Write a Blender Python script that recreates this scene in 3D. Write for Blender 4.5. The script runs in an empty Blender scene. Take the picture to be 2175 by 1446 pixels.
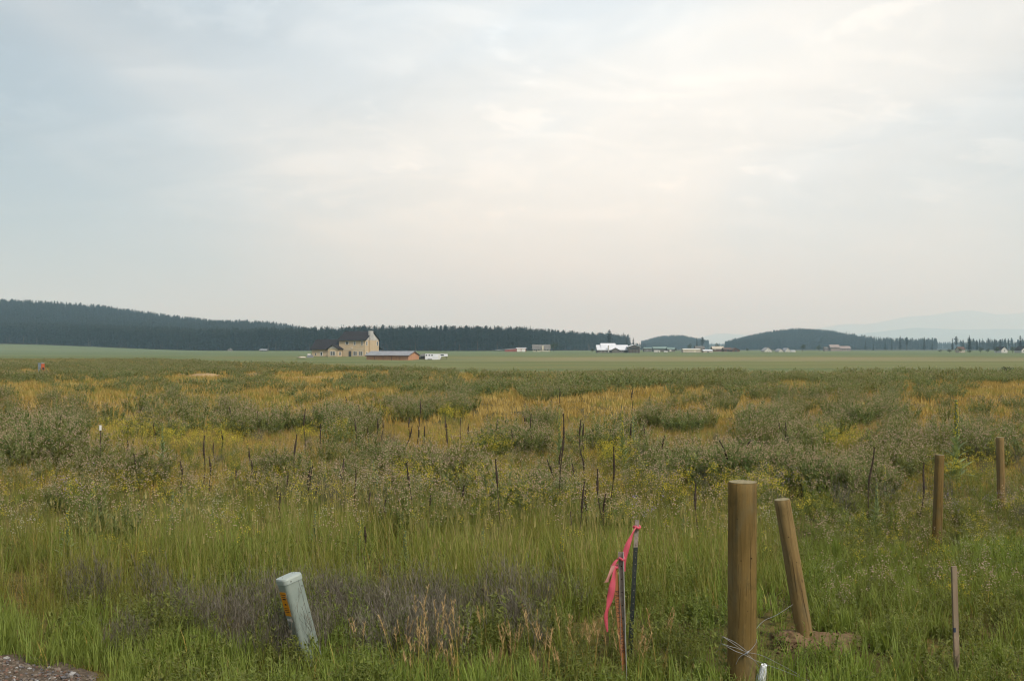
import bpy, bmesh, math, random
import numpy as np
from mathutils import Vector, Matrix, Euler

R = math.radians
rng = np.random.default_rng(11)
random.seed(11)
scene = bpy.context.scene
COL = scene.collection

# ------------------------------------------------------------------ camera
F = 2134.0          # focal length in photo pixels (photo is 2175 px wide)
CH = 2.6            # eye height above the field
HY = 740.0          # horizon row in the photo
CX = 1087.5
cam_data = bpy.data.cameras.new('camera')
cam = bpy.data.objects.new('camera', cam_data)
COL.objects.link(cam)
cam.location = (0, 0, CH)
cam.rotation_euler = (R(90), 0, 0)
cam_data.sensor_width = 36.0
cam_data.lens = F / 2175.0 * 36.0
cam_data.shift_y = 17.0 / 2175.0
cam_data.clip_start = 0.1
cam_data.clip_end = 60000
scene.camera = cam

# ------------------------------------------------------------------ sky and sun
SUN_AZ, SUN_EL = R(138), R(48)          # high, behind the camera's right shoulder, veiled by smoke
BRIGHT_AZ, BRIGHT_EL = R(8), R(13)      # brightest part of the thin cloud deck
SUN_DIR = Vector((math.sin(SUN_AZ) * math.cos(SUN_EL), math.cos(SUN_AZ) * math.cos(SUN_EL), math.sin(SUN_EL)))
world = bpy.data.worlds.new('World')
scene.world = world
world.use_nodes = True
wt = world.node_tree
wt.nodes.clear()


class NT:
    """tiny node-tree writer"""
    def __init__(s, tree): s.t = tree
    def n(s, typ, **kw):
        nd = s.t.nodes.new(typ)
        for k, v in kw.items():
            setattr(nd, k, v)
        return nd
    def set(s, sock, v):
        if isinstance(v, bpy.types.NodeSocket): s.t.links.new(v, sock)
        elif v is not None: sock.default_value = v
    def math(s, op, a, b=None, c=None, clamp=False):
        nd = s.n('ShaderNodeMath', operation=op, use_clamp=clamp)
        for i, v in enumerate((a, b, c)):
            if v is not None: s.set(nd.inputs[i], v)
        return nd.outputs[0]
    def vmath(s, op, a, b=None):
        nd = s.n('ShaderNodeVectorMath', operation=op)
        s.set(nd.inputs[0], a)
        if b is not None: s.set(nd.inputs[1], b)
        return nd.outputs['Value'] if op in ('DOT_PRODUCT', 'LENGTH') else nd.outputs[0]
    def mix(s, f, a, b, mode='MIX'):
        nd = s.n('ShaderNodeMix', data_type='RGBA', blend_type=mode)
        s.set(nd.inputs[0], f)
        s.set(nd.inputs[6], a if isinstance(a, bpy.types.NodeSocket) else (*a, 1)[:4])
        s.set(nd.inputs[7], b if isinstance(b, bpy.types.NodeSocket) else (*b, 1)[:4])
        return nd.outputs[2]
    def noise(s, vec, scale, detail=4, rough=.5, dist=0.0):
        nd = s.n('ShaderNodeTexNoise')
        s.set(nd.inputs['Vector'], vec)
        nd.inputs['Scale'].default_value = scale
        nd.inputs['Detail'].default_value = detail
        nd.inputs['Roughness'].default_value = rough
        nd.inputs['Distortion'].default_value = dist
        return nd.outputs['Fac']
    def ramp(s, f, lo, hi, a=0.0, b=1.0, smooth=True):
        nd = s.n('ShaderNodeMapRange', interpolation_type='SMOOTHSTEP' if smooth else 'LINEAR')
        s.set(nd.inputs[0], f)
        for i, v in enumerate((lo, hi, a, b)): nd.inputs[i + 1].default_value = v
        return nd.outputs[0]
    def comb(s, x, y, z):
        nd = s.n('ShaderNodeCombineXYZ')
        for i, v in enumerate((x, y, z)): s.set(nd.inputs[i], v)
        return nd.outputs[0]
    def sep(s, v):
        nd = s.n('ShaderNodeSeparateXYZ'); s.set(nd.inputs[0], v)
        return nd.outputs
    def mapping(s, v, scale=(1, 1, 1), rot=(0, 0, 0), loc=(0, 0, 0)):
        nd = s.n('ShaderNodeMapping'); s.set(nd.inputs[0], v)
        nd.inputs['Location'].default_value = loc
        nd.inputs['Rotation'].default_value = rot
        nd.inputs['Scale'].default_value = scale
        return nd.outputs[0]


w = NT(wt)
sky = w.n('ShaderNodeTexSky', sky_type='NISHITA', sun_disc=False)
sky.sun_elevation = SUN_EL
sky.sun_rotation = SUN_AZ
sky.altitude = 900
sky.dust_density = 6.0
sky.air_density = 1.0
SKY_STRENGTH = 0.06
dirv = w.n('ShaderNodeTexCoord').outputs['Generated']
dx, dy, dz = w.sep(dirv)
cosang = w.vmath('DOT_PRODUCT', dirv, (math.sin(BRIGHT_AZ) * math.cos(BRIGHT_EL), math.cos(BRIGHT_AZ) * math.cos(BRIGHT_EL), math.sin(BRIGHT_EL)))
ang = w.math('MULTIPLY', w.math('ARCCOSINE', cosang), 180 / math.pi)
glow = w.math('EXPONENT', w.math('MULTIPLY', w.math('POWER', w.math('DIVIDE', ang, 25.0), 2.0), -1.0))
# high thin cloud deck, laid out on a flat layer above the ground
inv = w.math('DIVIDE', 1.0, w.math('ADD', w.math("MAXIMUM", dz, 0.0), 0.24))
plane = w.comb(w.math('MULTIPLY', dx, inv), w.math('MULTIPLY', dy, inv), 0.0)
GAP_OFF = (16.73, 9.53, 12.78)
big = w.noise(w.mapping(dirv, scale=(1.0, 1.0, 2.2), loc=GAP_OFF), 1.5, 4, .5, .5)
p2 = w.mapping(plane, scale=(0.8, 1.5, 1), rot=(0, 0, R(-48)), loc=(1.2, 7.4, 2))
fine = w.noise(p2, 3.2, 10, .58, 1.0)
puff = w.noise(w.mapping(plane, scale=(1, 1.1, 1), loc=(5.3, 2.6, 4)), 4.6, 10, .6, .2)
shade = w.noise(w.mapping(plane, scale=(0.6, 1.3, 1), rot=(0, 0, R(-20)), loc=(8.2, 1.4, 1)), 3.0, 8, .58, .9)
fade = w.ramp(dz, 0.05, 0.17)                      # cloud detail drowns in the smoke low down
gap = w.math('MULTIPLY', w.ramp(big, 0.60, 0.36), w.ramp(dz, -0.05, 0.10, 0.6, 1.0))
streak = w.math('MULTIPLY', w.ramp(fine, 0.46, 0.70), fade)
puffs = w.math('MULTIPLY', w.ramp(puff, 0.58, 0.66), fade)
dark = w.math('MULTIPLY', w.ramp(shade, 0.48, 0.70), fade)
lum = w.math('ADD', w.math('MULTIPLY', glow, 0.32), 0.41)
gl2 = w.ramp(ang, 38.0, 12.0)
warm = w.mix(gl2, (0.98, 0.995, 1.0), (1.02, 1.008, 0.955))
warm = w.mix(w.ramp(dz, 0.0, 0.20, 1.0, 0.0), warm, (1.045, 1.01, 0.90))
blue = w.mix(gl2, (0.54, 0.66, 0.79), (0.78, 0.86, 0.93))
tint = w.mix(gap, warm, blue)
amp = w.math('ADD', w.math('ADD', 0.93, w.math('MULTIPLY', streak, 0.11)), w.math('MULTIPLY', puffs, 0.11))
amp = w.math('SUBTRACT', amp, w.math('MULTIPLY', dark, 0.07))
veil = w.vmath('MULTIPLY', tint, w.comb(*[w.math('MULTIPLY', lum, amp)] * 3))
veil = w.mix(w.math('MULTIPLY', w.math('MAXIMUM', streak, puffs), 0.5), veil, w.vmath('MULTIPLY', veil, (1.025, 1.0, 0.965)))
nish = w.vmath('MULTIPLY', sky.outputs[0], (SKY_STRENGTH,) * 3)
total = w.mix(0.80, nish, veil)
bg = w.n('ShaderNodeBackground'); w.set(bg.inputs[0], total); bg.inputs[1].default_value = 1.0
out = w.n('ShaderNodeOutputWorld'); wt.links.new(bg.outputs[0], out.inputs[0])

sun_data = bpy.data.lights.new('sun', 'SUN')
sun_data.energy = 2.2
sun_data.angle = R(14)
sun_data.color = (1.0, 0.965, 0.86)
sun = bpy.data.objects.new('sun', sun_data)
sun.rotation_euler = SUN_DIR.to_track_quat('Z', 'Y').to_euler()
sun.location = (0, 0, 50)
COL.objects.link(sun)

vs = scene.view_settings
vs.view_transform = 'Standard'; vs.look = 'None'; vs.exposure = 0.95; vs.gamma = 1.0
vs.use_curve_mapping = False
scene.render.engine = 'CYCLES'
cy = scene.cycles
cy.use_denoising = True
cy.denoiser = 'OPENIMAGEDENOISE'
cy.max_bounces = 8; cy.diffuse_bounces = 3; cy.transmission_bounces = 4; cy.glossy_bounces = 2
cy.volume_bounces = 6
cy.sample_clamp_indirect = 4.0
cy.filter_width = 1.15
cy.use_adaptive_sampling = False

# ------------------------------------------------------------------ helpers
def tag(o, label=None, cat=None, group=None, kind=None):
    if label: o['label'] = label
    if cat: o['category'] = cat
    if group: o['group'] = group
    if kind: o['kind'] = kind
    return o

def empty(name, loc, rz=0.0, rot=None):
    o = bpy.data.objects.new(name, None)
    o.empty_display_size = 0.2
    o.location = loc
    o.rotation_euler = rot if rot is not None else (0, 0, rz)
    COL.objects.link(o)
    return o

def mesh_from(name, V, Fc, mats, mi=None, attr=None, smooth=False):
    me = bpy.data.meshes.new(name)
    V = np.asarray(V, dtype=np.float32)
    if isinstance(Fc, np.ndarray):
        nf, k = Fc.shape
        me.vertices.add(len(V)); me.vertices.foreach_set('co', V.ravel())
        me.loops.add(nf * k); me.loops.foreach_set('vertex_index', Fc.astype(np.int32).ravel())
        me.polygons.add(nf)
        me.polygons.foreach_set('loop_start', np.arange(nf, dtype=np.int32) * k)
        try: me.polygons.foreach_set('loop_total', np.full(nf, k, dtype=np.int32))
        except Exception: pass
    else:
        me.from_pydata([tuple(map(float, v)) for v in V], [], Fc)
    for m in (mats if isinstance(mats, (list, tuple)) else [mats]): me.materials.append(m)
    if mi is not None: me.polygons.foreach_set('material_index', np.asarray(mi, dtype=np.int32))
    if smooth: me.polygons.foreach_set('use_smooth', np.ones(len(me.polygons), dtype=bool))
    me.update(calc_edges=True)
    if attr is not None:
        a = me.attributes.new('v', 'FLOAT', 'POINT')
        a.data.foreach_set('value', np.asarray(attr, dtype=np.float32))
    return me

def link(name, me, parent=None, loc=None, rot=None):
    o = bpy.data.objects.new(name, me)
    if loc is not None: o.location = loc
    if rot is not None: o.rotation_euler = rot
    if parent is not None: o.parent = parent
    COL.objects.link(o)
    return o

class MB:
    """collects simple solids into one mesh"""
    def __init__(s): s.v = []; s.f = []
    def add(s, verts, faces):
        b = len(s.v); s.v += [tuple(p) for p in verts]; s.f += [tuple(i + b for i in f) for f in faces]
        return s
    def box(s, x0, x1, y0, y1, z0, z1):
        return s.add([(x0, y0, z0), (x1, y0, z0), (x1, y1, z0), (x0, y1, z0), (x0, y0, z1), (x1, y0, z1), (x1, y1, z1), (x0, y1, z1)],
                     [(3, 2, 1, 0), (4, 5, 6, 7), (0, 1, 5, 4), (1, 2, 6, 5), (2, 3, 7, 6), (3, 0, 4, 7)])
    def gable(s, x0, x1, y0, y1, z0, ze, zr, axis='x'):
        if axis == 'x':
            ym = (y0 + y1) / 2
            sec = [(y0, z0), (y1, z0), (y1, ze), (ym, zr), (y0, ze)]
            A = [(x0, y, z) for y, z in sec]; B = [(x1, y, z) for y, z in sec]
        else:
            xm = (x0 + x1) / 2
            sec = [(x0, z0), (x1, z0), (x1, ze), (xm, zr), (x0, ze)]
            A = [(x, y0, z) for x, z in sec]; B = [(x, y1, z) for x, z in sec]
        return s.add(A + B, [(0, 1, 2, 3, 4), (9, 8, 7, 6, 5)] + [(i, i + 5, (i + 1) % 5 + 5, (i + 1) % 5) for i in range(5)])
    def slab(s, a, b, c, d, t):
        """a quad a-b-c-d thickened upward by t"""
        P = [Vector(p) for p in (a, b, c, d)]
        n = (P[1] - P[0]).cross(P[3] - P[0]).normalized()
        if n.z < 0: n = -n
        Q = [p + n * t for p in P]
        return s.add(P + Q, [(3, 2, 1, 0), (4, 5, 6, 7), (0, 1, 5, 4), (1, 2, 6, 5), (2, 3, 7, 6), (3, 0, 4, 7)])
    def roof(s, x0, x1, y0, y1, ze, zr, axis='x', o=0.45, e=0.45, t=0.18, lift=0.01):
        ze += lift; zr += lift
        if axis == 'x':
            ym = (y0 + y1) / 2; k = (zr - ze) / (ym - y0)
            for sgn, ye in ((-1, y0), (1, y1)):
                yo = ye + sgn * e
                s.slab((x0 - o, yo, ze - k * e), (x1 + o, yo, ze - k * e), (x1 + o, ym, zr), (x0 - o, ym, zr), t)
        else:
            xm = (x0 + x1) / 2; k = (zr - ze) / (xm - x0)
            for sgn, xe in ((-1, x0), (1, x1)):
                xo = xe + sgn * e
                s.slab((xo, y0 - o, ze - k * e), (xo, y1 + o, ze - k * e), (xm, y1 + o, zr), (xm, y0 - o, zr), t)
        return s
    def tube(s, pts, rad, seg=6, cap=True):
        pts = [Vector(p) for p in pts]
        if not isinstance(rad, (list, tuple, np.ndarray)): rad = [rad] * len(pts)
        b = len(s.v); n = len(pts)
        for i, p in enumerate(pts):
            d = (pts[min(i + 1, n - 1)] - pts[max(i - 1, 0)]).normalized()
            q = d.to_track_quat('Z', 'Y')
            for k in range(seg):
                a = 2 * math.pi * k / seg
                s.v.append(tuple(p + q @ Vector((math.cos(a) * rad[i], math.sin(a) * rad[i], 0))))
        for i in range(n - 1):
            for k in range(seg):
                k2 = (k + 1) % seg
                s.f.append((b + i * seg + k, b + i * seg + k2, b + (i + 1) * seg + k2, b + (i + 1) * seg + k))
        if cap:
            s.f.append(tuple(b + k for k in range(seg))[::-1])
            s.f.append(tuple(b + (n - 1) * seg + k for k in range(seg)))
        return s
    def build(s, name, mat, parent=None, loc=None, rot=None, smooth=False):
        return link(name, mesh_from(name, s.v, s.f, mat, smooth=smooth), parent, loc, rot)

_H = {}
def vnoise(x, y, scale, seed=0):
    """lattice value noise, 0..1"""
    x = np.asarray(x, float) / scale; y = np.asarray(y, float) / scale
    if seed not in _H: _H[seed] = np.random.default_rng(1000 + seed).random((256, 256))
    T = _H[seed]
    xi = np.floor(x).astype(int); yi = np.floor(y).astype(int)
    fx = x - xi; fy = y - yi
    fx = fx * fx * (3 - 2 * fx); fy = fy * fy * (3 - 2 * fy)
    g = lambda a, b: T[a % 256, b % 256]
    return (g(xi, yi) * (1 - fx) + g(xi + 1, yi) * fx) * (1 - fy) + (g(xi, yi + 1) * (1 - fx) + g(xi + 1, yi + 1) * fx) * fy

def sstep(a, b, x):
    t = np.clip((np.asarray(x, float) - a) / (b - a), 0, 1)
    return t * t * (3 - 2 * t)

# terrain height -------------------------------------------------------
def ridge(X, Y, yc, px_x, px_y, treeh, wf, wb):
    xs = [(a - CX) / F * yc for a in px_x]
    zs = [max(0.0, CH + (HY - b) / F * yc - treeh) for b in px_y]
    top = np.interp(X, xs, zs)
    prof = np.where(Y < yc, sstep(yc - wf, yc, Y), 1 - sstep(yc, yc + wb, Y))
    return top * prof

def H(X, Y):
    X = np.asarray(X, float); Y = np.asarray(Y, float)
    z = 0.05 * (vnoise(X, Y, 3.1, 1) - .5) + 0.10 * (vnoise(X, Y, 9, 2) - .5)
    z = z * sstep(3, 8, np.hypot(X, Y))
    z = z - 1.7 * sstep(190, 340, Y) + 1.2 * sstep(372, 392, Y) + 0.5 * sstep(400, 700, Y)
    z = z + 8.0 * sstep(-330, -640, X) * sstep(650, 1180, Y)
    z = z + ridge(X, Y, 2000, [-900, -300, 0, 100, 200, 290, 370, 430, 500, 540, 580, 640, 700],
                  [610, 630, 646, 651, 657, 669, 681, 687, 693, 689, 689, 697, 745], 22, 800, 500)
    z = z + ridge(X, Y, 2350, [1530, 1555, 1600, 1640, 1690, 1740, 1770, 1800, 1850, 1950],
                  [742, 726, 712, 703, 697, 700, 706, 716, 722, 732], 17, 330, 400)
    z = z + ridge(X, Y, 2800, [1350, 1368, 1400, 1440, 1475, 1500, 1540],
                  [735, 724, 714, 711, 718, 727, 740], 16, 350, 400)
    return z

def G(x, y, d=None):
    """ground point seen at photo pixel x, y (d: known distance instead)"""
    if d is None: d = CH * F / (y - HY)
    X = (x - CX) / F * d
    return Vector((X, d, float(H(X, d))))

def at(x, y, d):
    """point at forward distance d on the ray through photo pixel x, y"""
    return Vector(((x - CX) / F * d, d, CH - (y - HY) / F * d))

def uv(X, Y):
    Y = np.maximum(Y, 0.1)
    return CX + F * X / Y, HY + F * CH / Y

# ------------------------------------------------------------------ materials
def new_mat(name):
    m = bpy.data.materials.new(name); m.use_nodes = True
    t = m.node_tree; t.nodes.clear()
    return m, NT(t)

def surf(name, a, b=None, scale=4.0, rough=.75, spec=.25, bump=0.0, bscale=30.0, metallic=0.0, stretch=(1, 1, 1), detail=5, coord='Object', contrast=(.35, .65)):
    m, n = new_mat(name)
    tc = n.n('ShaderNodeTexCoord').outputs[coord]
    p = n.mapping(tc, scale=stretch)
    col = n.mix(n.ramp(n.noise(p, scale, detail, .6), *contrast), a, b) if b else None
    bs = n.n('ShaderNodeBsdfPrincipled')
    if col is not None: n.set(bs.inputs['Base Color'], col)
    else: bs.inputs['Base Color'].default_value = (*a, 1)
    bs.inputs['Roughness'].default_value = rough
    bs.inputs['Specular IOR Level'].default_value = spec
    bs.inputs['Metallic'].default_value = metallic
    if bump:
        bp = n.n('ShaderNodeBump'); bp.inputs['Strength'].default_value = bump; bp.inputs['Distance'].default_value = .01
        n.set(bp.inputs['Height'], n.noise(p, bscale, 6, .65)); n.set(bs.inputs['Normal'], bp.outputs[0])
    o = n.n('ShaderNodeOutputMaterial'); n.t.links.new(bs.outputs[0], o.inputs[0])
    return m

def leafmat(name, cols, trans=.35, rough=.6, posscale=.35, spec=.2):
    """plant material: three tones mixed by plant, by leaf and by patches of ground"""
    m, n = new_mat(name)
    rnd = n.n('ShaderNodeObjectInfo').outputs['Random']
    att = n.n('ShaderNodeAttribute', attribute_name='v').outputs['Fac']
    pos = n.n('ShaderNodeNewGeometry').outputs['Position']
    pn = n.noise(pos, posscale, 3, .5)
    f1 = n.math('ADD', n.math('MULTIPLY', rnd, .45), n.math('MULTIPLY', att, .55))
    c = n.mix(f1, cols[0], cols[1])
    c = n.mix(n.ramp(pn, .38, .66), c, cols[2])
    val = n.math('ADD', .78, n.math('MULTIPLY', att, .44))
    c = n.vmath('MULTIPLY', c, n.comb(val, val, val))
    bs = n.n('ShaderNodeBsdfPrincipled'); n.set(bs.inputs['Base Color'], c)
    bs.inputs['Roughness'].default_value = rough; bs.inputs['Specular IOR Level'].default_value = spec
    tr = n.n('ShaderNodeBsdfTranslucent'); n.set(tr.inputs[0], n.vmath('MULTIPLY', c, (1.15, 1.1, .7)))
    mx = n.n('ShaderNodeMixShader'); mx.inputs[0].default_value = trans
    n.t.links.new(bs.outputs[0], mx.inputs[1]); n.t.links.new(tr.outputs[0], mx.inputs[2])
    o = n.n('ShaderNodeOutputMaterial'); n.t.links.new(mx.outputs[0], o.inputs[0])
    return m

M = {}
M['tall'] = leafmat('tall_grass', [(.175, .220, .036), (.275, .280, .080), (.220, .220, .044)], .45)
M['verge'] = leafmat('verge_grass', [(.155, .245, .045), (.245, .300, .062), (.19, .23, .052)], .45)
M['dry'] = leafmat('dry_grass', [(.40, .275, .080), (.48, .36, .13), (.36, .24, .060)], .35)
M['forb'] = leafmat('forb_leaves', [(.120, .175, .035), (.185, .215, .050), (.155, .165, .042)], .42)
M['thistle'] = leafmat('thistle_leaves', [(.112, .165, .054), (.245, .275, .108), (.195, .205, .072)], .44)
M['head'] = leafmat('thistle_heads', [(.56, .455, .315), (.41, .315, .215), (.46, .355, .275)], .4)
M['twig'] = leafmat('grey_twigs', [(.120, .105, .080), (.185, .162, .130), (.105, .092, .070)], .1)
M['stalk'] = leafmat('dead_stalk', [(.050, .035, .025), (.090, .064, .045), (.064, .046, .033)], .0)
M['mull'] = leafmat('mullein_leaves', [(.230, .300, .150), (.300, .360, .190), (.220, .270, .115)], .35)
M['yellow'] = leafmat('yellow_petals', [(.66, .56, .040), (.72, .62, .12), (.60, .50, .04)], .35)
M['white'] = leafmat('white_petals', [(.52, .49, .38), (.62, .59, .48), (.46, .42, .32)], .3)
M['purple'] = leafmat('purple_petals', [(.34, .26, .40), (.43, .36, .48), (.30, .24, .33)], .3)
M['seed'] = leafmat('grass_seed', [(.27, .24, .085), (.36, .31, .13), (.25, .22, .08)], .35)
M['panicle'] = leafmat('tan_panicle', [(.45, .31, .15), (.54, .40, .22), (.40, .26, .13)], .35)
M['needles'] = leafmat('conifer_needles', [(.014, .027, .018), (.024, .040, .024), (.020, .031, .018)], .08, posscale=.02)
M['broad'] = leafmat('broad_leaves', [(.040, .062, .022), (.065, .085, .030), (.050, .065, .025)], .2, posscale=.02)
M['bark'] = surf('bark', (.085, .060, .045), (.13, .10, .08), 3)

# ------------------------------------------------------------------ ground
def field_edge(X):
    return np.interp(X, [-400, -115, -57, -27, -5, 41, 200, 400], [480, 275, 186, 144, 104, 98, 96, 96])

def weed_mask(X, Y):
    e = field_edge(X) * (1 + .10 * (vnoise(X, Y, 14, 5) - .5))
    return 1 - sstep(e * .97, e * 1.03, Y)

def build_ground():
    nr = 330
    rad = np.concatenate([[0.0], np.geomspace(1.0, 28500, nr - 1)])
    th = np.concatenate([np.linspace(R(45), R(135), 340, endpoint=False), np.linspace(R(135), R(405), 90, endpoint=False)])
    ns = len(th)
    RR, TT = np.meshgrid(rad, th, indexing='ij')
    X = RR * np.cos(TT); Y = RR * np.sin(TT)
    Z = np.where(Y > 0, H(X, Y), 0.0) - 0.0
    V = np.stack([X, Y, Z], -1).reshape(-1, 3)
    i = np.arange(nr - 1)[:, None] * ns + np.arange(ns)[None, :]
    j = np.arange(nr - 1)[:, None] * ns + (np.arange(ns)[None, :] + 1) % ns
    Fc = np.stack([i, i + ns, j + ns, j], -1).reshape(-1, 4)
    m, n = new_mat('meadow_ground')
    pos = n.n('ShaderNodeNewGeometry').outputs['Position']
    weed = n.n('ShaderNodeAttribute', attribute_name='weed').outputs['Fac']
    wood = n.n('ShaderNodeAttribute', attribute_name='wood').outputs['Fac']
    soil = n.mix(n.ramp(n.noise(pos, .35, 5, .6), .35, .65), (.080, .066, .024), (.135, .100, .030))
    soil = n.mix(n.ramp(n.noise(pos, 6.0, 4, .7), .4, .7), soil, (.055, .052, .018))
    px, py, pz = n.sep(pos)
    wob = n.math('MULTIPLY', n.math('SUBTRACT', n.noise(n.mapping(pos, scale=(.01, .01, .01)), 1.0, 3), .5), 26.0)
    yy = n.math('ADD', py, wob)
    bands = n.noise(n.mapping(pos, scale=(.004, .045, .0)), 1.0, 5, .6)
    hay = n.mix(n.ramp(bands, .35, .65), (.092, .120, .046), (.145, .152, .058))
    hay = n.mix(n.ramp(n.noise(n.mapping(pos, scale=(.05, .12, 0)), 1.0, 5, .65), .45, .75), hay, (.140, .126, .054))
    tan = n.math('MULTIPLY', n.ramp(yy, 272, 300), n.ramp(yy, 394, 382))
    tan = n.math('MULTIPLY', tan, n.math('MULTIPLY', n.ramp(n.math('ADD', px, wob), -60, 30), n.ramp(n.noise(n.mapping(pos, scale=(.012, .06, 0)), 1.0, 4, .6), .3, .6, .25, 1.0)))
    hay = n.mix(n.math('MULTIPLY', tan, .75), hay, (.205, .170, .090))
    far = n.mix(n.ramp(n.noise(n.mapping(pos, scale=(.003, .02, 0)), 1.0, 4), .4, .6), (.092, .125, .058), (.118, .140, .066))
    hay = n.mix(n.ramp(yy, 380, 470), hay, far)
    c = n.mix(weed, hay, soil)
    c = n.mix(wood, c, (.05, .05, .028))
    bs = n.n('ShaderNodeBsdfPrincipled'); n.set(bs.inputs['Base Color'], c)
    bs.inputs['Roughness'].default_value = .9; bs.inputs['Specular IOR Level'].default_value = .1
    bp = n.n('ShaderNodeBump'); bp.inputs['Strength'].default_value = .6; bp.inputs['Distance'].default_value = .05
    n.set(bp.inputs['Height'], n.noise(pos, 8, 6, .7)); n.set(bs.inputs['Normal'], bp.outputs[0])
    o = n.n('ShaderNodeOutputMaterial'); n.t.links.new(bs.outputs[0], o.inputs[0])
    me = mesh_from('ground', V, Fc, m, smooth=True)
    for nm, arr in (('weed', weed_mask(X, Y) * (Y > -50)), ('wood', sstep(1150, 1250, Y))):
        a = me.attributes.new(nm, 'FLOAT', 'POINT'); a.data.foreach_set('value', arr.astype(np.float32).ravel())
    return tag(link('ground', me), kind='structure')

build_ground()

def build_mountain(name, yc, pxs, pys, width, seed):
    xs = np.array([(a - CX) / F * yc for a in pxs]); zs = np.array([CH + (HY - b) / F * yc for b in pys])
    X1 = np.linspace(xs[0], xs[-1], 260)
    Y1 = np.linspace(-1, 1, 41)
    XX, YY = np.meshgrid(X1, Y1, indexing='ij')
    top = np.interp(XX, xs, zs)
    top = (top + np.interp(XX - 120, xs, zs) + np.interp(XX + 120, xs, zs)) / 3
    gul = (vnoise(XX, YY * width, width * .35, seed) - .5) * .5 + (vnoise(XX, YY * width, width * .12, seed + 1) - .5) * .25
    prof = np.clip(1 - np.abs(YY) ** 1.25, 0, 1) * (1 + gul * np.clip(np.abs(YY) * 3, 0, 1))
    Z = top * prof - 2.0
    V = np.stack([XX, yc + YY * width, Z], -1).reshape(-1, 3)
    ny = 41
    i = (np.arange(259)[:, None] * ny + np.arange(ny - 1)[None, :])
    Fc = np.stack([i, i + ny, i + ny + 1, i + 1], -1).reshape(-1, 4)
    tag(link(name, mesh_from(name, V, Fc, MTN, smooth=True)), kind='structure')

MTN = surf('mountain_forest', (.035, .050, .032), (.060, .070, .045), .004, .9, .05, coord='Object')
build_mountain('mountain', 18000, [1640, 1700, 1780, 1830, 1880, 1930, 1970, 2040, 2120, 2175, 2260, 2400, 2600],
               [742, 734, 716, 708, 703, 697, 696, 700, 698, 699, 694, 700, 738], 1500, 21)
build_mountain('mountain', 26000, [1440, 1490, 1525, 1560, 1600, 1650, 1700, 1740, 1790, 1850, 1920, 1976, 2020, 2060, 2120, 2175, 2260, 2400],
               [742, 716, 707, 709, 713, 709, 703, 697, 688, 688, 673, 670, 662, 658, 668, 664, 655, 690], 2300, 25)

# ------------------------------------------------------------------ smoke haze: one closed box round everything
hz_m, n = new_mat('smoke_haze')
pv = n.n('ShaderNodeVolumePrincipled')
pv.inputs['Color'].default_value = (.53, .79, 1.0, 1)
pv.inputs['Absorption Color'].default_value = (1, 1, 1, 1)
pv.inputs['Density'].default_value = 1.55e-4
pv.inputs['Anisotropy'].default_value = .10
o = n.n('ShaderNodeOutputMaterial'); n.t.links.new(pv.outputs[0], o.inputs['Volume'])
hz = MB().box(-29000, 29000, -29000, 29000, -6, 1080).build('haze', hz_m)
tag(hz, 'pale smoky summer haze filling the whole valley', 'haze', kind='stuff')

# ------------------------------------------------------------------ plant meshes
def ribbons(base, az, lean, curve, length, width, n=4, taper=1.6, twist=None, tip=.08):
    """K curved blades -> vertices (K*(n+1)*2), quads, one random value per blade"""
    K = len(base)
    t = np.linspace(0, 1, n + 1)[None, :]
    ang = lean[:, None] + curve[:, None] * t
    ds = (length / n)[:, None]
    h = np.concatenate([np.zeros((K, 1)), np.cumsum((np.sin(ang) * ds)[:, :-1], 1)], 1)
    v = np.concatenate([np.zeros((K, 1)), np.cumsum((np.cos(ang) * ds)[:, :-1], 1)], 1)
    ca, sa = np.cos(az)[:, None], np.sin(az)[:, None]
    P = np.stack([base[:, 0:1] + h * ca, base[:, 1:2] + h * sa, base[:, 2:3] + v], -1)
    tw = (az + math.pi / 2) if twist is None else az + twist
    W = (width[:, None] * np.maximum(1 - t ** taper, tip)) * .5
    S = np.stack([np.cos(tw)[:, None] * W, np.sin(tw)[:, None] * W, np.zeros_like(W)], -1)
    V = np.stack([P - S, P + S], 2).reshape(-1, 3)
    k = (np.arange(K) * (n + 1) * 2)[:, None] + (np.arange(n) * 2)[None, :]
    Fc = np.stack([k, k + 1, k + 3, k + 2], -1).reshape(-1, 4)
    att = np.repeat(rng.random(K), (n + 1) * 2)
    return V, Fc, att, P

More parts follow.
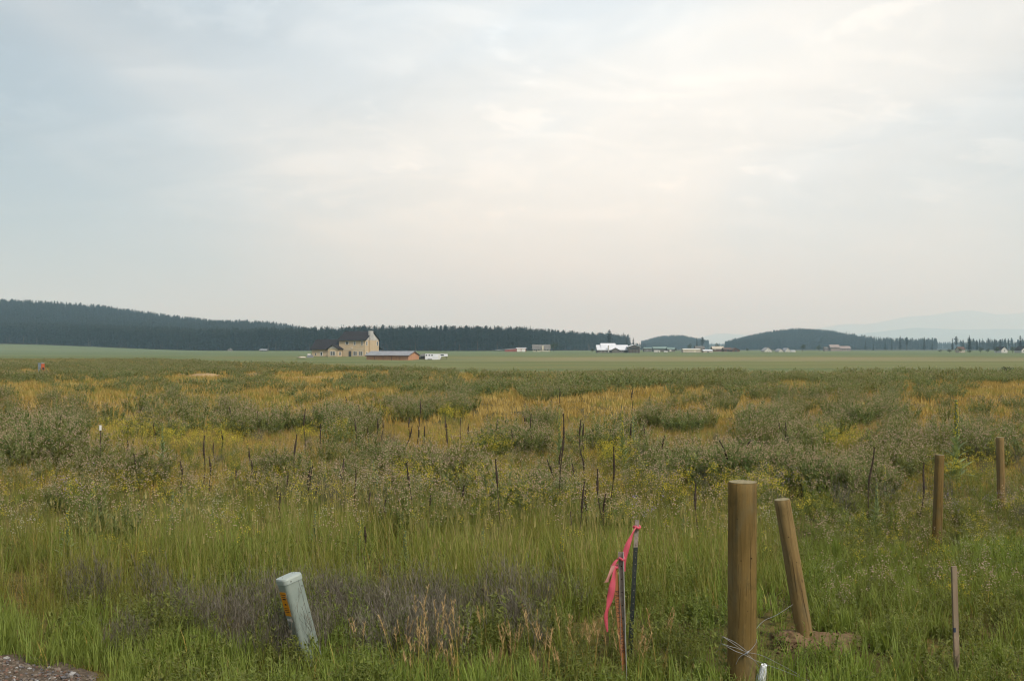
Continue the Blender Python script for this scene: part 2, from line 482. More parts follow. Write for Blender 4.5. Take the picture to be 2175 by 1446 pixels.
class Plant:
    def __init__(s): s.V = []; s.F = []; s.A = []; s.M = []; s.mats = []; s.n = 0
    def put(s, V, Fc, att, mat):
        if mat not in s.mats: s.mats.append(mat)
        s.V.append(V); s.F.append(Fc + s.n); s.A.append(att); s.M.append(np.full(len(Fc), s.mats.index(mat))); s.n += len(V)
    def blades(s, mat, *a, **k):
        V, Fc, att, P = ribbons(*a, **k); s.put(V, Fc, att, mat); return P
    def blobs(s, mat, C, size, flat=1.0):
        """small double-pyramid flower heads (quads degenerate to diamonds, crossed)"""
        K = len(C); size = np.asarray(size) * np.ones(K)
        a = rng.random(K) * 6.28
        ex = np.stack([np.cos(a), np.sin(a), np.zeros(K)], -1) * size[:, None]
        ey = np.stack([-np.sin(a), np.cos(a), np.zeros(K)], -1) * size[:, None]
        ez = np.stack([np.zeros(K), np.zeros(K), np.ones(K)], -1) * (size * flat)[:, None]
        V = np.stack([C - ex, C - ey, C + ex, C + ey, C + ez, C - ez], 1).reshape(-1, 3)
        b = (np.arange(K) * 6)[:, None]
        q = np.array([[0, 1, 4, 4], [1, 2, 4, 4], [2, 3, 4, 4], [3, 0, 4, 4], [1, 0, 5, 5], [2, 1, 5, 5], [3, 2, 5, 5], [0, 3, 5, 5]])
        tri = q[:, :3]
        s.put_tri(V, (b[:, :, None] + tri[None]).reshape(-1, 3), np.repeat(rng.random(K), 6), mat)
    def put_tri(s, V, T, att, mat):
        s.put(V, np.concatenate([T, T[:, 2:3]], 1), att, mat)
    def mesh(s, name):
        V = np.concatenate(s.V); Fq = np.concatenate(s.F); A = np.concatenate(s.A); Mi = np.concatenate(s.M)
        tri = Fq[:, 2] == Fq[:, 3]
        me = bpy.data.meshes.new(name)
        lens = np.where(tri, 3, 4)
        loops = np.concatenate([f[:k] for f, k in zip(Fq, lens)]) if tri.any() else Fq.ravel()
        me.vertices.add(len(V)); me.vertices.foreach_set('co', V.astype(np.float32).ravel())
        me.loops.add(len(loops)); me.loops.foreach_set('vertex_index', loops.astype(np.int32))
        me.polygons.add(len(Fq))
        me.polygons.foreach_set('loop_start', (np.cumsum(lens) - lens).astype(np.int32))
        for m in s.mats: me.materials.append(m)
        me.polygons.foreach_set('material_index', Mi.astype(np.int32))
        me.update(calc_edges=True)
        a = me.attributes.new('v', 'FLOAT', 'POINT'); a.data.foreach_set('value', A.astype(np.float32))
        return me

U = lambda a, b, k: rng.uniform(a, b, k)
def disc(k, r):
    a = U(0, 6.283, k); q = r * np.sqrt(U(0, 1, k))
    return np.stack([q * np.cos(a), q * np.sin(a), np.zeros(k)], -1)

def p_grass(mat, k, r, hl, wl, lean=.28, curve=.7, seed=0, seedmat=None, nseed=0, dry=None):
    p = Plant()
    p.blades(mat, disc(k, r), U(0, 6.283, k), np.abs(rng.normal(0, lean, k)), U(.1, curve, k), U(*hl, k), U(*wl, k), n=4)
    if dry:
        q = max(2, k // 9)
        p.blades(dry, disc(q, r), U(0, 6.283, q), np.abs(rng.normal(0, lean * 1.2, q)), U(.0, curve, q), U(*hl, q), U(*wl, q) * .8, n=3)
    if seedmat:
        L = U(hl[1] * .95, hl[1] * 1.35, nseed)
        P = p.blades(seedmat, disc(nseed, r * .8), U(0, 6.283, nseed), np.abs(rng.normal(0, .12, nseed)), U(0, .35, nseed), L, np.full(nseed, .0045), n=5, tip=.6)
        T = P[:, -1]
        p.blades(seedmat, np.repeat(P[:, 4], 3, 0) + rng.normal(0, .004, (nseed * 3, 3)), U(0, 6.283, nseed * 3), U(.05, .35, nseed * 3), U(0, .6, nseed * 3), U(.05, .10, nseed * 3), U(.006, .011, nseed * 3), n=2, tip=.3)
    return p

def p_panicle(seed):
    """tall grass culm with a loose tan plume"""
    p = Plant(); k = 3
    L = U(.75, 1.0, k)
    P = p.blades(M['dry'], disc(k, .05), U(0, 6.283, k), U(0, .22, k), U(.05, .5, k), L, np.full(k, .006), n=7, tip=.5)
    for i in range(k):
        for j in range(26):
            t = .72 + .28 * (j / 26) ** .9
            q = t * 7; a = int(min(q, 6)); f = q - a
            c = P[i, a] * (1 - f) + P[i, a + 1] * f
            p.blades(M['panicle'], c[None], U(0, 6.283, 1), U(.25, .8, 1), U(.3, 1.1, 1), U(.035, .085, 1) * (1.25 - (t - .72) * 2.6), U(.005, .011, 1), n=3, tip=.4)
    b = 8
    p.blades(M['tall'], disc(b, .06), U(0, 6.283, b), U(.1, .5, b), U(.3, 1.0, b), U(.3, .6, b), U(.006, .011, b), n=4)
    return p

def p_forb(k=14, h=(.14, .34), mat='forb', leaf=(.018, .042), nl=16, flower=None, nf=0, fs=.008, r=.14):
    p = Plant()
    P = p.blades(M[mat], disc(k, r), U(0, 6.283, k), U(.05, .45, k), U(0, .3, k), U(*h, k), np.full(k, .005), n=5, tip=.5)
    m = k * nl
    s = np.repeat(np.arange(k), nl); t = U(.15, 1, m) * 5; a = np.minimum(t.astype(int), 4); f = (t - a)[:, None]
    C = P[s, a] * (1 - f) + P[s, a + 1] * f
    ln = U(*leaf, m)
    p.blades(M[mat], C, U(0, 6.283, m), U(.5, 1.5, m), U(.1, .8, m), ln, ln * U(.32, .55, m), n=2, taper=2.2, twist=U(.9, 2.2, m))
    if flower:
        nn = k * nf; s = np.repeat(np.arange(k), nf)
        p.blobs(M[flower], P[s, -1] + np.concatenate([rng.normal(0, .03, (nn, 2)), rng.normal(.0, .03, (nn, 1))], 1), U(fs * .6, fs * 1.4, nn), .6)
    return p

def p_twig(k=26, h=(.30, .62), r=.20):
    """grey dead bushy weed"""
    p = Plant()
    P = p.blades(M['twig'], disc(k, r), U(0, 6.283, k), U(.0, .5, k), U(-.1, .35, k), U(*h, k), U(.003, .006, k), n=6, tip=.4)
    nb = 8; m = k * nb
    s = np.repeat(np.arange(k), nb); t = U(.25, .98, m) * 6; a = np.minimum(t.astype(int), 5); f = (t - a)[:, None]
    C = P[s, a] * (1 - f) + P[s, a + 1] * f
    Q = p.blades(M['twig'], C, U(0, 6.283, m), U(.25, .85, m), U(-.3, .3, m), U(.05, .17, m), U(.002, .0042, m), n=3, tip=.4)
    s2 = np.repeat(np.arange(m), 2)
    p.blades(M['twig'], Q[s2, rng.integers(1, 4, m * 2)], U(0, 6.283, m * 2), U(.1, 1.0, m * 2), U(-.3, .3, m * 2), U(.02, .06, m * 2), U(.002, .005, m * 2), n=2, tip=.5)
    return p

def p_thistle(k=24, r=.36, h=(.70, 1.0), nl=26, lod=1.0):
    """thistle clump: leaves and stems, and separately the fluffy heads"""
    p = Plant(); hd = Plant()
    b = disc(k, r); d = np.hypot(b[:, 0], b[:, 1]); az = np.arctan2(b[:, 1], b[:, 0]) + rng.normal(0, .5, k)
    L = U(*h, k) * (1 - .42 * (d / r) ** 2)
    P = p.blades(M['thistle'], b, az, .04 + .30 * d / r + U(0, .08, k), U(-.05, .22, k), L, np.full(k, .009 * lod), n=6, tip=.5)
    m = k * nl; s = np.repeat(np.arange(k), nl)
    t = U(.08, .97, m) * 6; a = np.minimum(t.astype(int), 5); f = (t - a)[:, None]
    C = P[s, a] * (1 - f) + P[s, a + 1] * f
    ln = U(.07, .17, m) * (1.25 - t / 6 * .6) * (.5 + .5 * lod)
    p.blades(M['thistle'], C, U(0, 6.283, m), U(.45, 1.15, m), U(.2, 1.1, m), ln, ln * U(.14, .26, m) * (.6 + .4 * lod), n=3, taper=1.8, twist=U(1.1, 2.0, m))
    nb = 4; m2 = k * nb; s = np.repeat(np.arange(k), nb); t = U(.66, 1, m2) * 6; a = np.minimum(t.astype(int), 5); f = (t - a)[:, None]
    C = P[s, a] * (1 - f) + P[s, a + 1] * f
    Q = p.blades(M['thistle'], C, U(0, 6.283, m2), U(.25, .75, m2), U(-.45, -.1, m2), U(.06, .20, m2), np.full(m2, .005 * lod), n=3, tip=.6)
    nh = 2 if lod < 1.5 else 1
    T = np.repeat(Q[:, -1], nh, 0) + rng.normal(0, .018, (m2 * nh, 3))
    hd.blobs(M['head'], T, U(.006, .0125, len(T)) * (.72 + .28 * lod), 1.15)
    return p, hd

def p_mullein(h=1.3):
    """live mullein: basal leaves getting smaller up the stem"""
    lf = Plant(); k = 46
    z = np.linspace(.02, .62, k) * h
    ln = np.interp(np.arange(k), [0, k], [.34, .09]) * U(.8, 1.15, k)
    b = np.stack([np.zeros(k), np.zeros(k), z], -1)
    lf.blades(M['mull'], b, np.arange(k) * 2.4 + U(0, .4, k), np.interp(np.arange(k), [0, k], [1.15, .55]) + U(-.15, .15, k), U(.25, .8, k), ln, ln * U(.26, .36, k), n=5, taper=3.0)
    return lf

def spike_mesh(h0, h1, rad, mat, seed):
    """knobbly flower or seed spike"""
    r_ = random.Random(seed); mb = MB(); n = max(8, int((h1 - h0) / .03)); pts = []; rr = []
    for i in range(n + 1):
        t = i / n
        pts.append((r_.gauss(0, .002), r_.gauss(0, .002), h0 + (h1 - h0) * t))
        rr.append(rad * (1 - .65 * t ** 2) * r_.uniform(.72, 1.25))
    mb.tube(pts, rr, 6)
    return mesh_from('spike', mb.v, mb.f, mat)

# conifers: trunk plus whorls of drooping sprays, ragged outline
def p_conifer(kind, seed):
    r_ = np.random.default_rng(seed)
    p = Plant(); hgt = 1.0
    base = {'fir': .10, 'pine': .40, 'spruce': .05}[kind]
    nw = {'fir': 26, 'pine': 18, 'spruce': 30}[kind]
    for i in range(nw):
        t = base + (1 - base) * (i + r_.random() * .8) / nw
        if kind == 'pine': rad = .135 * math.sin(math.pi * min(1, (t - base) / (1 - base) * .80 + .20)) ** .6 * r_.uniform(.55, 1.2)
        elif kind == 'fir': rad = (.145 * (1 - t) ** .72 + .012) * r_.uniform(.65, 1.15)
        else: rad = (.165 * (1 - t) ** .9 + .008) * r_.uniform(.75, 1.1)
        k = 7
        az = np.arange(k) * 6.283 / k + r_.random() * 6.28 + r_.normal(0, .3, k)
        ln = rad * r_.uniform(.55, 1.2, k)
        b = np.zeros((k, 3)); b[:, 2] = t
        V, Fc, att, P = ribbons(b, az, r_.uniform(1.05, 1.5, k), r_.uniform(.1, .6, k), ln, ln * r_.uniform(.5, .9, k) + .01, n=2, taper=2.0, tip=.25)
        V = V + r_.normal(0, .0035, V.shape)
        p.put(V, Fc, att, M['needles'])
        V, Fc, att, P = ribbons(b, az + .4, r_.uniform(.5, 1.0, k), r_.uniform(.2, .8, k), ln * .8, np.full(k, .028), n=2, taper=2.0, tip=.3, twist=np.zeros(k))
        p.put(V, Fc, att, M['needles'])
    mb = MB().tube([(0, 0, -.06), (0, 0, .5), (0, 0, .97)], [.012, .009, .002], 5)
    return p, mb

def p_broad(seed, lobes=9, leaves=420, rx=.42, rz=.36, zc=.58):
    r_ = np.random.default_rng(seed); p = Plant()
    C = r_.normal(0, 1, (lobes, 3)); C /= np.linalg.norm(C, axis=1)[:, None]; C *= r_.uniform(.35, .75, (lobes, 1))
    C = C * [rx, rx, rz] + [0, 0, zc]
    rad = r_.uniform(.13, .22, lobes)
    s = r_.integers(0, lobes, leaves); d = r_.normal(0, 1, (leaves, 3)); d /= np.linalg.norm(d, axis=1)[:, None]
    P = C[s] + d * (rad[s] * r_.uniform(.6, 1.05, leaves))[:, None]
    P[:, 2] = np.maximum(P[:, 2], .03)
    V, Fc, att, _ = ribbons(P, r_.uniform(0, 6.28, leaves), r_.uniform(.3, 1.8, leaves), r_.uniform(0, .8, leaves), r_.uniform(.05, .10, leaves), r_.uniform(.035, .07, leaves), n=2, taper=2, tip=.3, twist=r_.uniform(0, 3, leaves))
    p.put(V, Fc, att, M['broad'])
    mb = MB().tube([(0, 0, -.04), (0, 0, .3), (.02, 0, .6)], [.03, .022, .012], 6)
    return p, mb

# ------------------------------------------------------------------ instanced stuff (what nobody could count)
def scatter(name, label, cat, P, rotz, tilt, scl, idx, meshes):
    coll = bpy.data.collections.new(name + '_kinds')
    for i, me in enumerate(meshes):
        ob = bpy.data.objects.new('%s_kind_%02d' % (name, i), me); coll.objects.link(ob)
    N = len(P)
    me = bpy.data.meshes.new(name); me.vertices.add(N); me.vertices.foreach_set('co', np.asarray(P, np.float32).ravel())
    rot = np.stack([tilt * np.cos(rotz * 3.1), tilt * np.sin(rotz * 3.1), rotz], -1)
    a = me.attributes.new('rot', 'FLOAT_VECTOR', 'POINT'); a.data.foreach_set('vector', rot.astype(np.float32).ravel())
    a = me.attributes.new('scl', 'FLOAT_VECTOR', 'POINT')
    S = np.asarray(scl, np.float32); S = np.stack([S, S, S], -1) if S.ndim == 1 else S
    a.data.foreach_set('vector', S.astype(np.float32).ravel())
    a = me.attributes.new('idx', 'INT', 'POINT'); a.data.foreach_set('value', np.asarray(idx, np.int32))
    ob = link(name, me)
    g = bpy.data.node_groups.new(name + '_scatter', 'GeometryNodeTree')
    g.interface.new_socket('Geometry', in_out='INPUT', socket_type='NodeSocketGeometry')
    g.interface.new_socket('Geometry', in_out='OUTPUT', socket_type='NodeSocketGeometry')
    gi = g.nodes.new('NodeGroupInput'); go = g.nodes.new('NodeGroupOutput')
    ci = g.nodes.new('GeometryNodeCollectionInfo'); ci.inputs['Collection'].default_value = coll
    ci.inputs['Separate Children'].default_value = True; ci.inputs['Reset Children'].default_value = True
    ip = g.nodes.new('GeometryNodeInstanceOnPoints'); ip.inputs['Pick Instance'].default_value = True
    def na(nm, tp):
        nd = g.nodes.new('GeometryNodeInputNamedAttribute'); nd.data_type = tp; nd.inputs['Name'].default_value = nm
        return nd.outputs['Attribute']
    er = g.nodes.new('FunctionNodeEulerToRotation')
    g.links.new(na('rot', 'FLOAT_VECTOR'), er.inputs[0])
    g.links.new(gi.outputs[0], ip.inputs['Points'])
    g.links.new(ci.outputs[0], ip.inputs['Instance'])
    g.links.new(na('idx', 'INT'), ip.inputs['Instance Index'])
    g.links.new(er.outputs[0], ip.inputs['Rotation'])
    g.links.new(na('scl', 'FLOAT_VECTOR'), ip.inputs['Scale'])
    g.links.new(ip.outputs[0], go.inputs[0])
    md = ob.modifiers.new('scatter', 'NODES'); md.node_group = g
    return tag(ob, label, cat, kind='stuff')

def wedge(dens, d0, d1, slope=.57, margin=3.0):
    area = (slope * (d1 ** 2 - d0 ** 2) + 2 * margin * (d1 - d0))
    N = int(area * dens)
    Y = np.sqrt(U(d0 ** 2, d1 ** 2, N)); X = U(-1, 1, N) * (slope * Y + margin)
    return X, Y

def xyz(X, Y): return np.stack([X, Y, H(X, Y)], -1)
def ell(u, v, L):
    m = np.zeros(np.shape(u))
    for (a, b, ru, rv) in L: m = np.maximum(m, 1 - np.clip(((u - a) / ru) ** 2 + ((v - b) / rv) ** 2, 0, 1.4))
    return m

CLEAR = [(990, 925, 130, 26), (900, 905, 150, 12), (1260, 870, 140, 18), (1340, 846, 120, 11), (1060, 893, 110, 13), (640, 862, 160, 9), (430, 955, 230, 42),
         (640, 938, 70, 16), (1620, 868, 50, 10), (1300, 1000, 90, 34), (560, 848, 80, 6), (1740, 880, 40, 12), (2110, 832, 80, 8), (60, 830, 50, 8), (1050, 845, 60, 6),
         (1500, 925, 50, 10), (1990, 1050, 130, 40), (1760, 1090, 120, 30), (1940, 862, 60, 7), (2031, 1036, 46, 30), (1230, 905, 60, 18), (420, 800, 90, 5), (650, 803, 80, 5), (1700, 815, 70, 4)]

def ell_low(u, v, L):
    m = np.zeros(np.shape(u))
    for (a, b, ru, rv) in L:
        dn = rv + .26 * (b + rv - HY)
        m = np.maximum(m, 1 - np.clip(((u - a) / ru) ** 2 + ((v - b) / np.where(v > b, dn, rv)) ** 2, 0, 1.4))
    return m

BARE = [(1762, 1376, 74, 26), (1690, 1372, 46, 24)]
def thistle_density(X, Y):
    u, v = uv(X, Y)
    a = vnoise(X, Y, 4.2, 31) * .55 + vnoise(X, Y, 1.9, 32) * .25 + vnoise(X, Y, 11, 33) * .40
    wob = 14 * (vnoise(X, Y, 1.2, 34) - .5)
    a = a - .8 * np.clip(ell_low(u, v + wob, CLEAR) * 2, 0, 1)
    a = a - .22 * sstep(1075, 1150, v) - .8 * sstep(1150, 1215, v)
    a = a - .8 * sstep(1650, 1760, u) * sstep(1050, 1110, v)
    a = a - .5 * sstep(1850, 1950, u) * sstep(1000, 1040, v)
    a = a + .09 * sstep(880, 820, v)
    return a

def build_thistles():
    protos = []
    for i in range(6):
        lf, hd = p_thistle(k=[38, 46, 34, 42, 36, 44][i], r=[.40, .48, .36, .44, .40, .46][i], nl=30)
        protos.append((lf.mesh('thistle_clump'), hd.mesh('seed_heads')))
    lows = []
    for i in range(5):
        lf, hd = p_thistle(k=20, nl=15, lod=2.0, r=.46)
        for V, Fq, A, Mi in zip(hd.V, hd.F, hd.A, hd.M): lf.put(V, Fq, A, M['head'])
        lows.append(lf.mesh('thistle_low'))
    spots = []
    # clumps one can find in the photograph: pixel of the foot, spread, how many, height
    for (x, y, sx, k, s) in [(80, 990, 70, 5, 1.12), (30, 960, 40, 2, 1.1), (250, 1042, 50, 3, .9), (1090, 966, 75, 7, 1.0), (1150, 905, 30, 3, .95), (1450, 1040, 60, 4, 1.0), (1540, 1048, 70, 5, 1.02),
                             (1640, 1046, 70, 5, .98), (1730, 1034, 60, 4, .95), (1640, 912, 45, 5, 1.15), (1680, 950, 60, 5, .95), (1450, 912, 50, 4, 1.0), (1290, 950, 45, 4, 1.05), (930, 1046, 60, 5, 1.0),
                             (780, 1000, 28, 2, .9), (690, 925, 60, 5, 1.0), (560, 918, 70, 5, .95), (470, 920, 50, 3, .95), (740, 915, 40, 4, 1.0), (870, 885, 40, 4, .95), (960, 882, 40, 4, .95), (1960, 975, 70, 6, 1.0), (1860, 1008, 70, 5, .95),
                             (2080, 965, 60, 4, 1.0), (1770, 1062, 70, 5, .85), (1880, 905, 90, 8, 1.05), (330, 930, 50, 3, .9), (130, 925, 70, 5, 1.0), (1380, 985, 40, 3, .85), (1120, 1085, 60, 4, .85), (860, 1095, 60, 3, .8), (560, 1030, 50, 3, .8)]:
        for j in range(k):
            yy = y + rng.normal(0, 7); xx = x + U(-sx, sx, 1)[0]
            d = CH * F / (yy - HY); spots.append(((xx - CX) / F * d, d, s * U(.85, 1.08, 1)[0]))
    X, Y = wedge(1.6, 13, 290)
    dens = thistle_density(X, Y)
    keep = (dens > .50 + rng.normal(0, .04, len(X))) & (Y < field_edge(X) * (1 + .06 * (vnoise(X, Y, 9, 5) - .5)))
    X, Y, dens = X[keep], Y[keep], dens[keep]
    # mounds keep their distance from each other, closer together where they grow thick
    order = rng.permutation(len(X)); grid = {}; sel = []
    for i in order:
        x, y = X[i], Y[i]; r0 = float(np.interp(dens[i], [.45, .75, .95], [3.0, 1.5, .95])) * float(np.interp(y, [20, 45, 70, 200], [1.0, .95, .85, 1.3])); cx_, cy_ = int(x // 2.5), int(y // 2.5); ok = True
        for a_ in range(cx_ - 2, cx_ + 3):
            for b_ in range(cy_ - 2, cy_ + 3):
                for (px_, py_) in grid.get((a_, b_), ()):
                    if (px_ - x) ** 2 + (py_ - y) ** 2 < r0 * r0: ok = False; break
                if not ok: break
            if not ok: break
        if ok: grid.setdefault((cx_, cy_), []).append((x, y)); sel.append(i)
    X, Y = X[sel], Y[sel]
    S = (.55 + .55 * vnoise(X, Y, 6.5, 36) + U(-.14, .16, len(X))) * np.interp(Y, [9, 60, 200], [1.0, .95, .9])
    A = np.concatenate([np.array(spots), np.stack([X, Y, S], -1)])
    order = np.argsort(A[:, 1]); A = A[order]
    vis = np.abs(A[:, 0]) < .53 * A[:, 1]
    near = np.nonzero(vis)[0][:300]
    isnear = np.zeros(len(A), bool); isnear[near] = True
    for i in near:
        x, y, s = A[i]; k = int(rng.integers(0, 6))
        o = bpy.data.objects.new('thistle_clump', protos[k][0]); COL.objects.link(o)
        o.location = (x, y, float(H(x, y)) - .01); o.rotation_euler = (0, 0, U(0, 6.28, 1)[0]); o.scale = (s * 1.22, s * 1.22, s)
        tag(o, 'bushy olive green thistle clump topped with dusty pinkish tan seed heads', 'thistle', 'thistle clumps in the weedy field')
        c = bpy.data.objects.new('seed_heads', protos[k][1]); COL.objects.link(c); c.parent = o
        c['kind'] = 'stuff'
    B = A[~isnear]
    wide = np.interp(B[:, 1], [30, 100, 220], [1.3, 1.6, 2.1])
    scatter('thistle_thicket', 'far thistles merging into an olive brown thicket towards the hay field', 'thistles', xyz(B[:, 0], B[:, 1]), U(0, 6.28, len(B)), np.zeros(len(B)),
            np.stack([B[:, 2] * wide, B[:, 2] * wide, B[:, 2]], -1), rng.integers(0, 5, len(B)), lows)
    print('thistles', len(A))

build_thistles()

def build_grass():
    gm = lambda *a, **k: p_grass(*a, **k).mesh('tuft')
    # tall yellow-green meadow grass ------------------------------------
    tall = [gm(M['tall'], 34, .14, (.22, .60), (.004, .008), .36, .95, seedmat=M['seed'], nseed=2, dry=M['seed']) for _ in range(5)]
    tall += [gm(M['tall'], 14, .20, (.28, .55), (.012, .022), .3, .7, dry=M['seed']) for _ in range(3)]
    tall += [gm(M['verge'], 16, .12, (.22, .50), (.009, .017), .42, 1.3, dry=M['seed']), gm(M['dry'], 9, .16, (.30, .62), (.004, .007), .75, .9), gm(M['forb'], 20, .14, (.18, .42), (.006, .012), .5, 1.2, dry=M['dry'])]
    X, Y = wedge(34, 6.5, 26); u, v = uv(X, Y)
    want = .85 * sstep(1020, 1200, v) * (1 - .85 * sstep(1300, 1345, v)) + .22
    want *= 1 - .40 * sstep(1600, 1720, u) * sstep(1080, 1130, v)
    want *= .30 + 1.2 * vnoise(X, Y, 1.4, 41)
    k = rng.random(len(X)) < want
    k &= ~((u < 210) & (v > 1392 + .2 * u)) & (ell(u, v, BARE) <= 0)
    X, Y, u, v = X[k], Y[k], u[k], v[k]
    S = (.55 + .75 * vnoise(X, Y, 1.9, 40)) * U(.8, 1.15, len(X)) * (1 - .42 * sstep(1290, 1345, v)) * (1 - .5 * sstep(1600, 1720, u) * sstep(1060, 1130, v)) * np.interp(v, [900, 1050, 1110, 1180], [.38, .48, .75, 1.0])
    idx = np.array([0, 1, 2, 3, 4, 0, 2, 8, 8, 9, 10])[rng.integers(0, 11, len(X))]
    X2, Y2 = wedge(7, 26, 100); k = (Y2 < field_edge(X2)) & (rng.random(len(X2)) < .9 * sstep(.42, .68, vnoise(X2, Y2, 5, 42)))
    X2, Y2 = X2[k], Y2[k]
    P = np.concatenate([xyz(X, Y), xyz(X2, Y2)])
    S = np.concatenate([S, U(.35, .65, len(X2))]); idx = np.concatenate([idx, rng.integers(5, 8, len(X2))])
    scatter('meadow_grass', 'tall yellow green meadow grass covering the field behind the posts', 'grass', P, U(0, 6.28, len(P)), rng.normal(0, .08, len(P)), S, idx, tall)
    # ochre dry grass in the clearings --------------------------------------
    dry = [gm(M['dry'], 26, .13, (.10, .30), (.003, .006), .4, .8) for _ in range(4)] + [gm(M['dry'], 12, .22, (.12, .30), (.012, .022), .4, .8) for _ in range(3)]
    X, Y = wedge(20, 14, 34); k = rng.random(len(X)) < sstep(1080, 1010, uv(X, Y)[1]) * (.45 + .7 * vnoise(X, Y, 2, 43))
    X, Y = X[k], Y[k]
    X2, Y2 = wedge(4.5, 34, 280); k = (Y2 < field_edge(X2)) & (rng.random(len(X2)) < np.interp(Y2, [34, 90, 240], [1, .6, .3])); X2, Y2 = X2[k], Y2[k]
    P = np.concatenate([xyz(X, Y), xyz(X2, Y2)]); S = np.concatenate([U(.8, 1.3, len(X)), U(.9, 1.5, len(X2)) * np.interp(Y2, [34, 240], [1, 1.6])])
    idx = np.concatenate([rng.integers(0, 4, len(X)), rng.integers(4, 7, len(X2))])
    scatter('dry_grass', 'low ochre dry grass filling the clearings between the thistles', 'grass', P, U(0, 6.28, len(P)), rng.normal(0, .1, len(P)), S, idx, dry)
    # lush verge grass -------------------------------------------------------
    ver = [gm(M['verge'], 26, .09, (.14, .34), (.007, .014), .32, .95, dry=M['dry'] if i == 0 else None) for i in range(5)]
    X, Y = wedge(60, 5.5, 13); u, v = uv(X, Y)
    edge = np.interp(u, [-300, 0, 150, 300, 600, 900, 1500, 2200], [1290, 1312, 1322, 1352, 1400, 1425, 1432, 1400]) + 50 * (vnoise(X, Y, .8, 44) - .5)
    want = sstep(edge - 12, edge + 25, v) * .95 + .10
    want = np.maximum(want, sstep(1600, 1760, u) * sstep(1080, 1160, v) * (.35 + .5 * (vnoise(X, Y, .9, 45) > .35)))
    grav = (u < 235 + 60 * (vnoise(X, Y, .3, 46) - .5)) & (v > 1398 + .2 * u + 40 * (vnoise(X, Y, .25, 47) - .5))
    k = (rng.random(len(X)) < want) & ~(grav & (rng.random(len(X)) < .985)) & (ell(u, v, BARE) <= 0); X, Y, v = X[k], Y[k], v[k]
    P = xyz(X, Y)
    scatter('verge_grass', 'lush green grass along the road verge at the bottom edge', 'grass', P, U(0, 6.28, len(P)), rng.normal(0, .1, len(P)), U(.6, 1.15, len(P)), rng.integers(0, 5, len(P)), ver)
    # leafy ground cover --------------------------------------------------------
    fb = [p_forb().mesh('forb') for _ in range(4)] + [p_forb(10, (.2, .5), leaf=(.02, .05), nl=20).mesh('forb') for _ in range(3)]
    X, Y = wedge(26, 6.5, 24); u, v = uv(X, Y)
    want = .9 * sstep(1230, 1300, v) * sstep(100, 350, u) * (1 - sstep(1450, 1600, u)) + .42 * sstep(1600, 1720, u) * sstep(1030, 1110, v) + .15
    want *= .35 + 1.1 * vnoise(X, Y, 1.1, 48)
    k = (rng.random(len(X)) < want) & ~((u < 235) & (v > 1385)) & (ell(u, v, BARE) <= 0); X, Y, u = X[k], Y[k], u[k]; P = xyz(X, Y)
    scatter('ground_cover', 'leafy dark green ground cover between the grasses', 'weeds', P, U(0, 6.28, len(P)), rng.normal(0, .1, len(P)), U(.6, 1.1, len(P)), rng.integers(0, 7, len(P)), fb)
    # grey dead bushy weeds --------------------------------------------------------
    tw = [p_twig().mesh('twig') for _ in range(5)]
    X, Y = wedge(12, 7, 14); u, v = uv(X, Y)
    want = sstep(1262, 1310, v) * (1 - sstep(1395, 1440, v)) * sstep(60, 260, u) * (1 - sstep(1110, 1260, u)) * (.25 + 1.1 * sstep(.35, .6, vnoise(X, Y, .9, 49)))
    k = rng.random(len(X)) < want; X, Y = X[k], Y[k]
    X2, Y2 = wedge(1.2, 14, 28); k = rng.random(len(X2)) < .6 * sstep(.5, .75, vnoise(X2, Y2, 2, 50)); X = np.concatenate([X, X2[k]]); Y = np.concatenate([Y, Y2[k]]); P = xyz(X, Y)
    scatter('dead_weeds', 'band of grey purple dried weeds around the leaning utility pedestal', 'weeds', P, U(0, 6.28, len(P)), rng.normal(0, .12, len(P)), U(.6, 1.05, len(P)), rng.integers(0, 5, len(P)), tw)
    # small wildflowers ------------------------------------------------------------
    fl = [p_forb(9, (.40, .75), nl=7, flower='white', nf=9, fs=.0065, r=.18).mesh('white_flower') for _ in range(3)]
    fl += [p_forb(9, (.40, .75), nl=7, flower='yellow', nf=11, fs=.0075, r=.18).mesh('yellow_flower') for _ in range(3)]
    fl += [p_forb(8, (.5, .85), nl=8, flower='head', nf=7, fs=.012, r=.2).mesh('seed_flower') for _ in range(2)]
    fl += [p_forb(8, (.45, .8), nl=8, flower='purple', nf=6, fs=.012, r=.2).mesh('purple_flower')]
    X, Y = wedge(20, 8, 38); u, v = uv(X, Y)
    want = np.interp(v, [900, 980, 1060, 1130, 1200, 1260], [.06, .28, .60, .35, .12, .0]) * np.interp(u, [0, 800, 1700, 2175], [.7, 1, 1, .8])
    want = np.maximum(want, .5 * sstep(1680, 1750, u) * (v < 1330)) * (.5 + .8 * vnoise(X, Y, 1.3, 51))
    k = rng.random(len(X)) < want; X, Y, u, v = X[k], Y[k], u[k], v[k]
    q = rng.random(len(X)) + .25 * (vnoise(X, Y, 2.2, 52) - .5)
    idx = np.where(q < .30, rng.integers(0, 3, len(X)), np.where(q < .62, rng.integers(3, 6, len(X)), np.where(q < 1.02, rng.integers(6, 8, len(X)), 8)))
    S = U(.6, 1.1, len(X)) * (1 - .35 * sstep(1680, 1750, u)) * np.interp(v, [900, 1030, 1100], [.45, .6, .95])
    # bright yellow drifts seen in the photograph
    ex = []
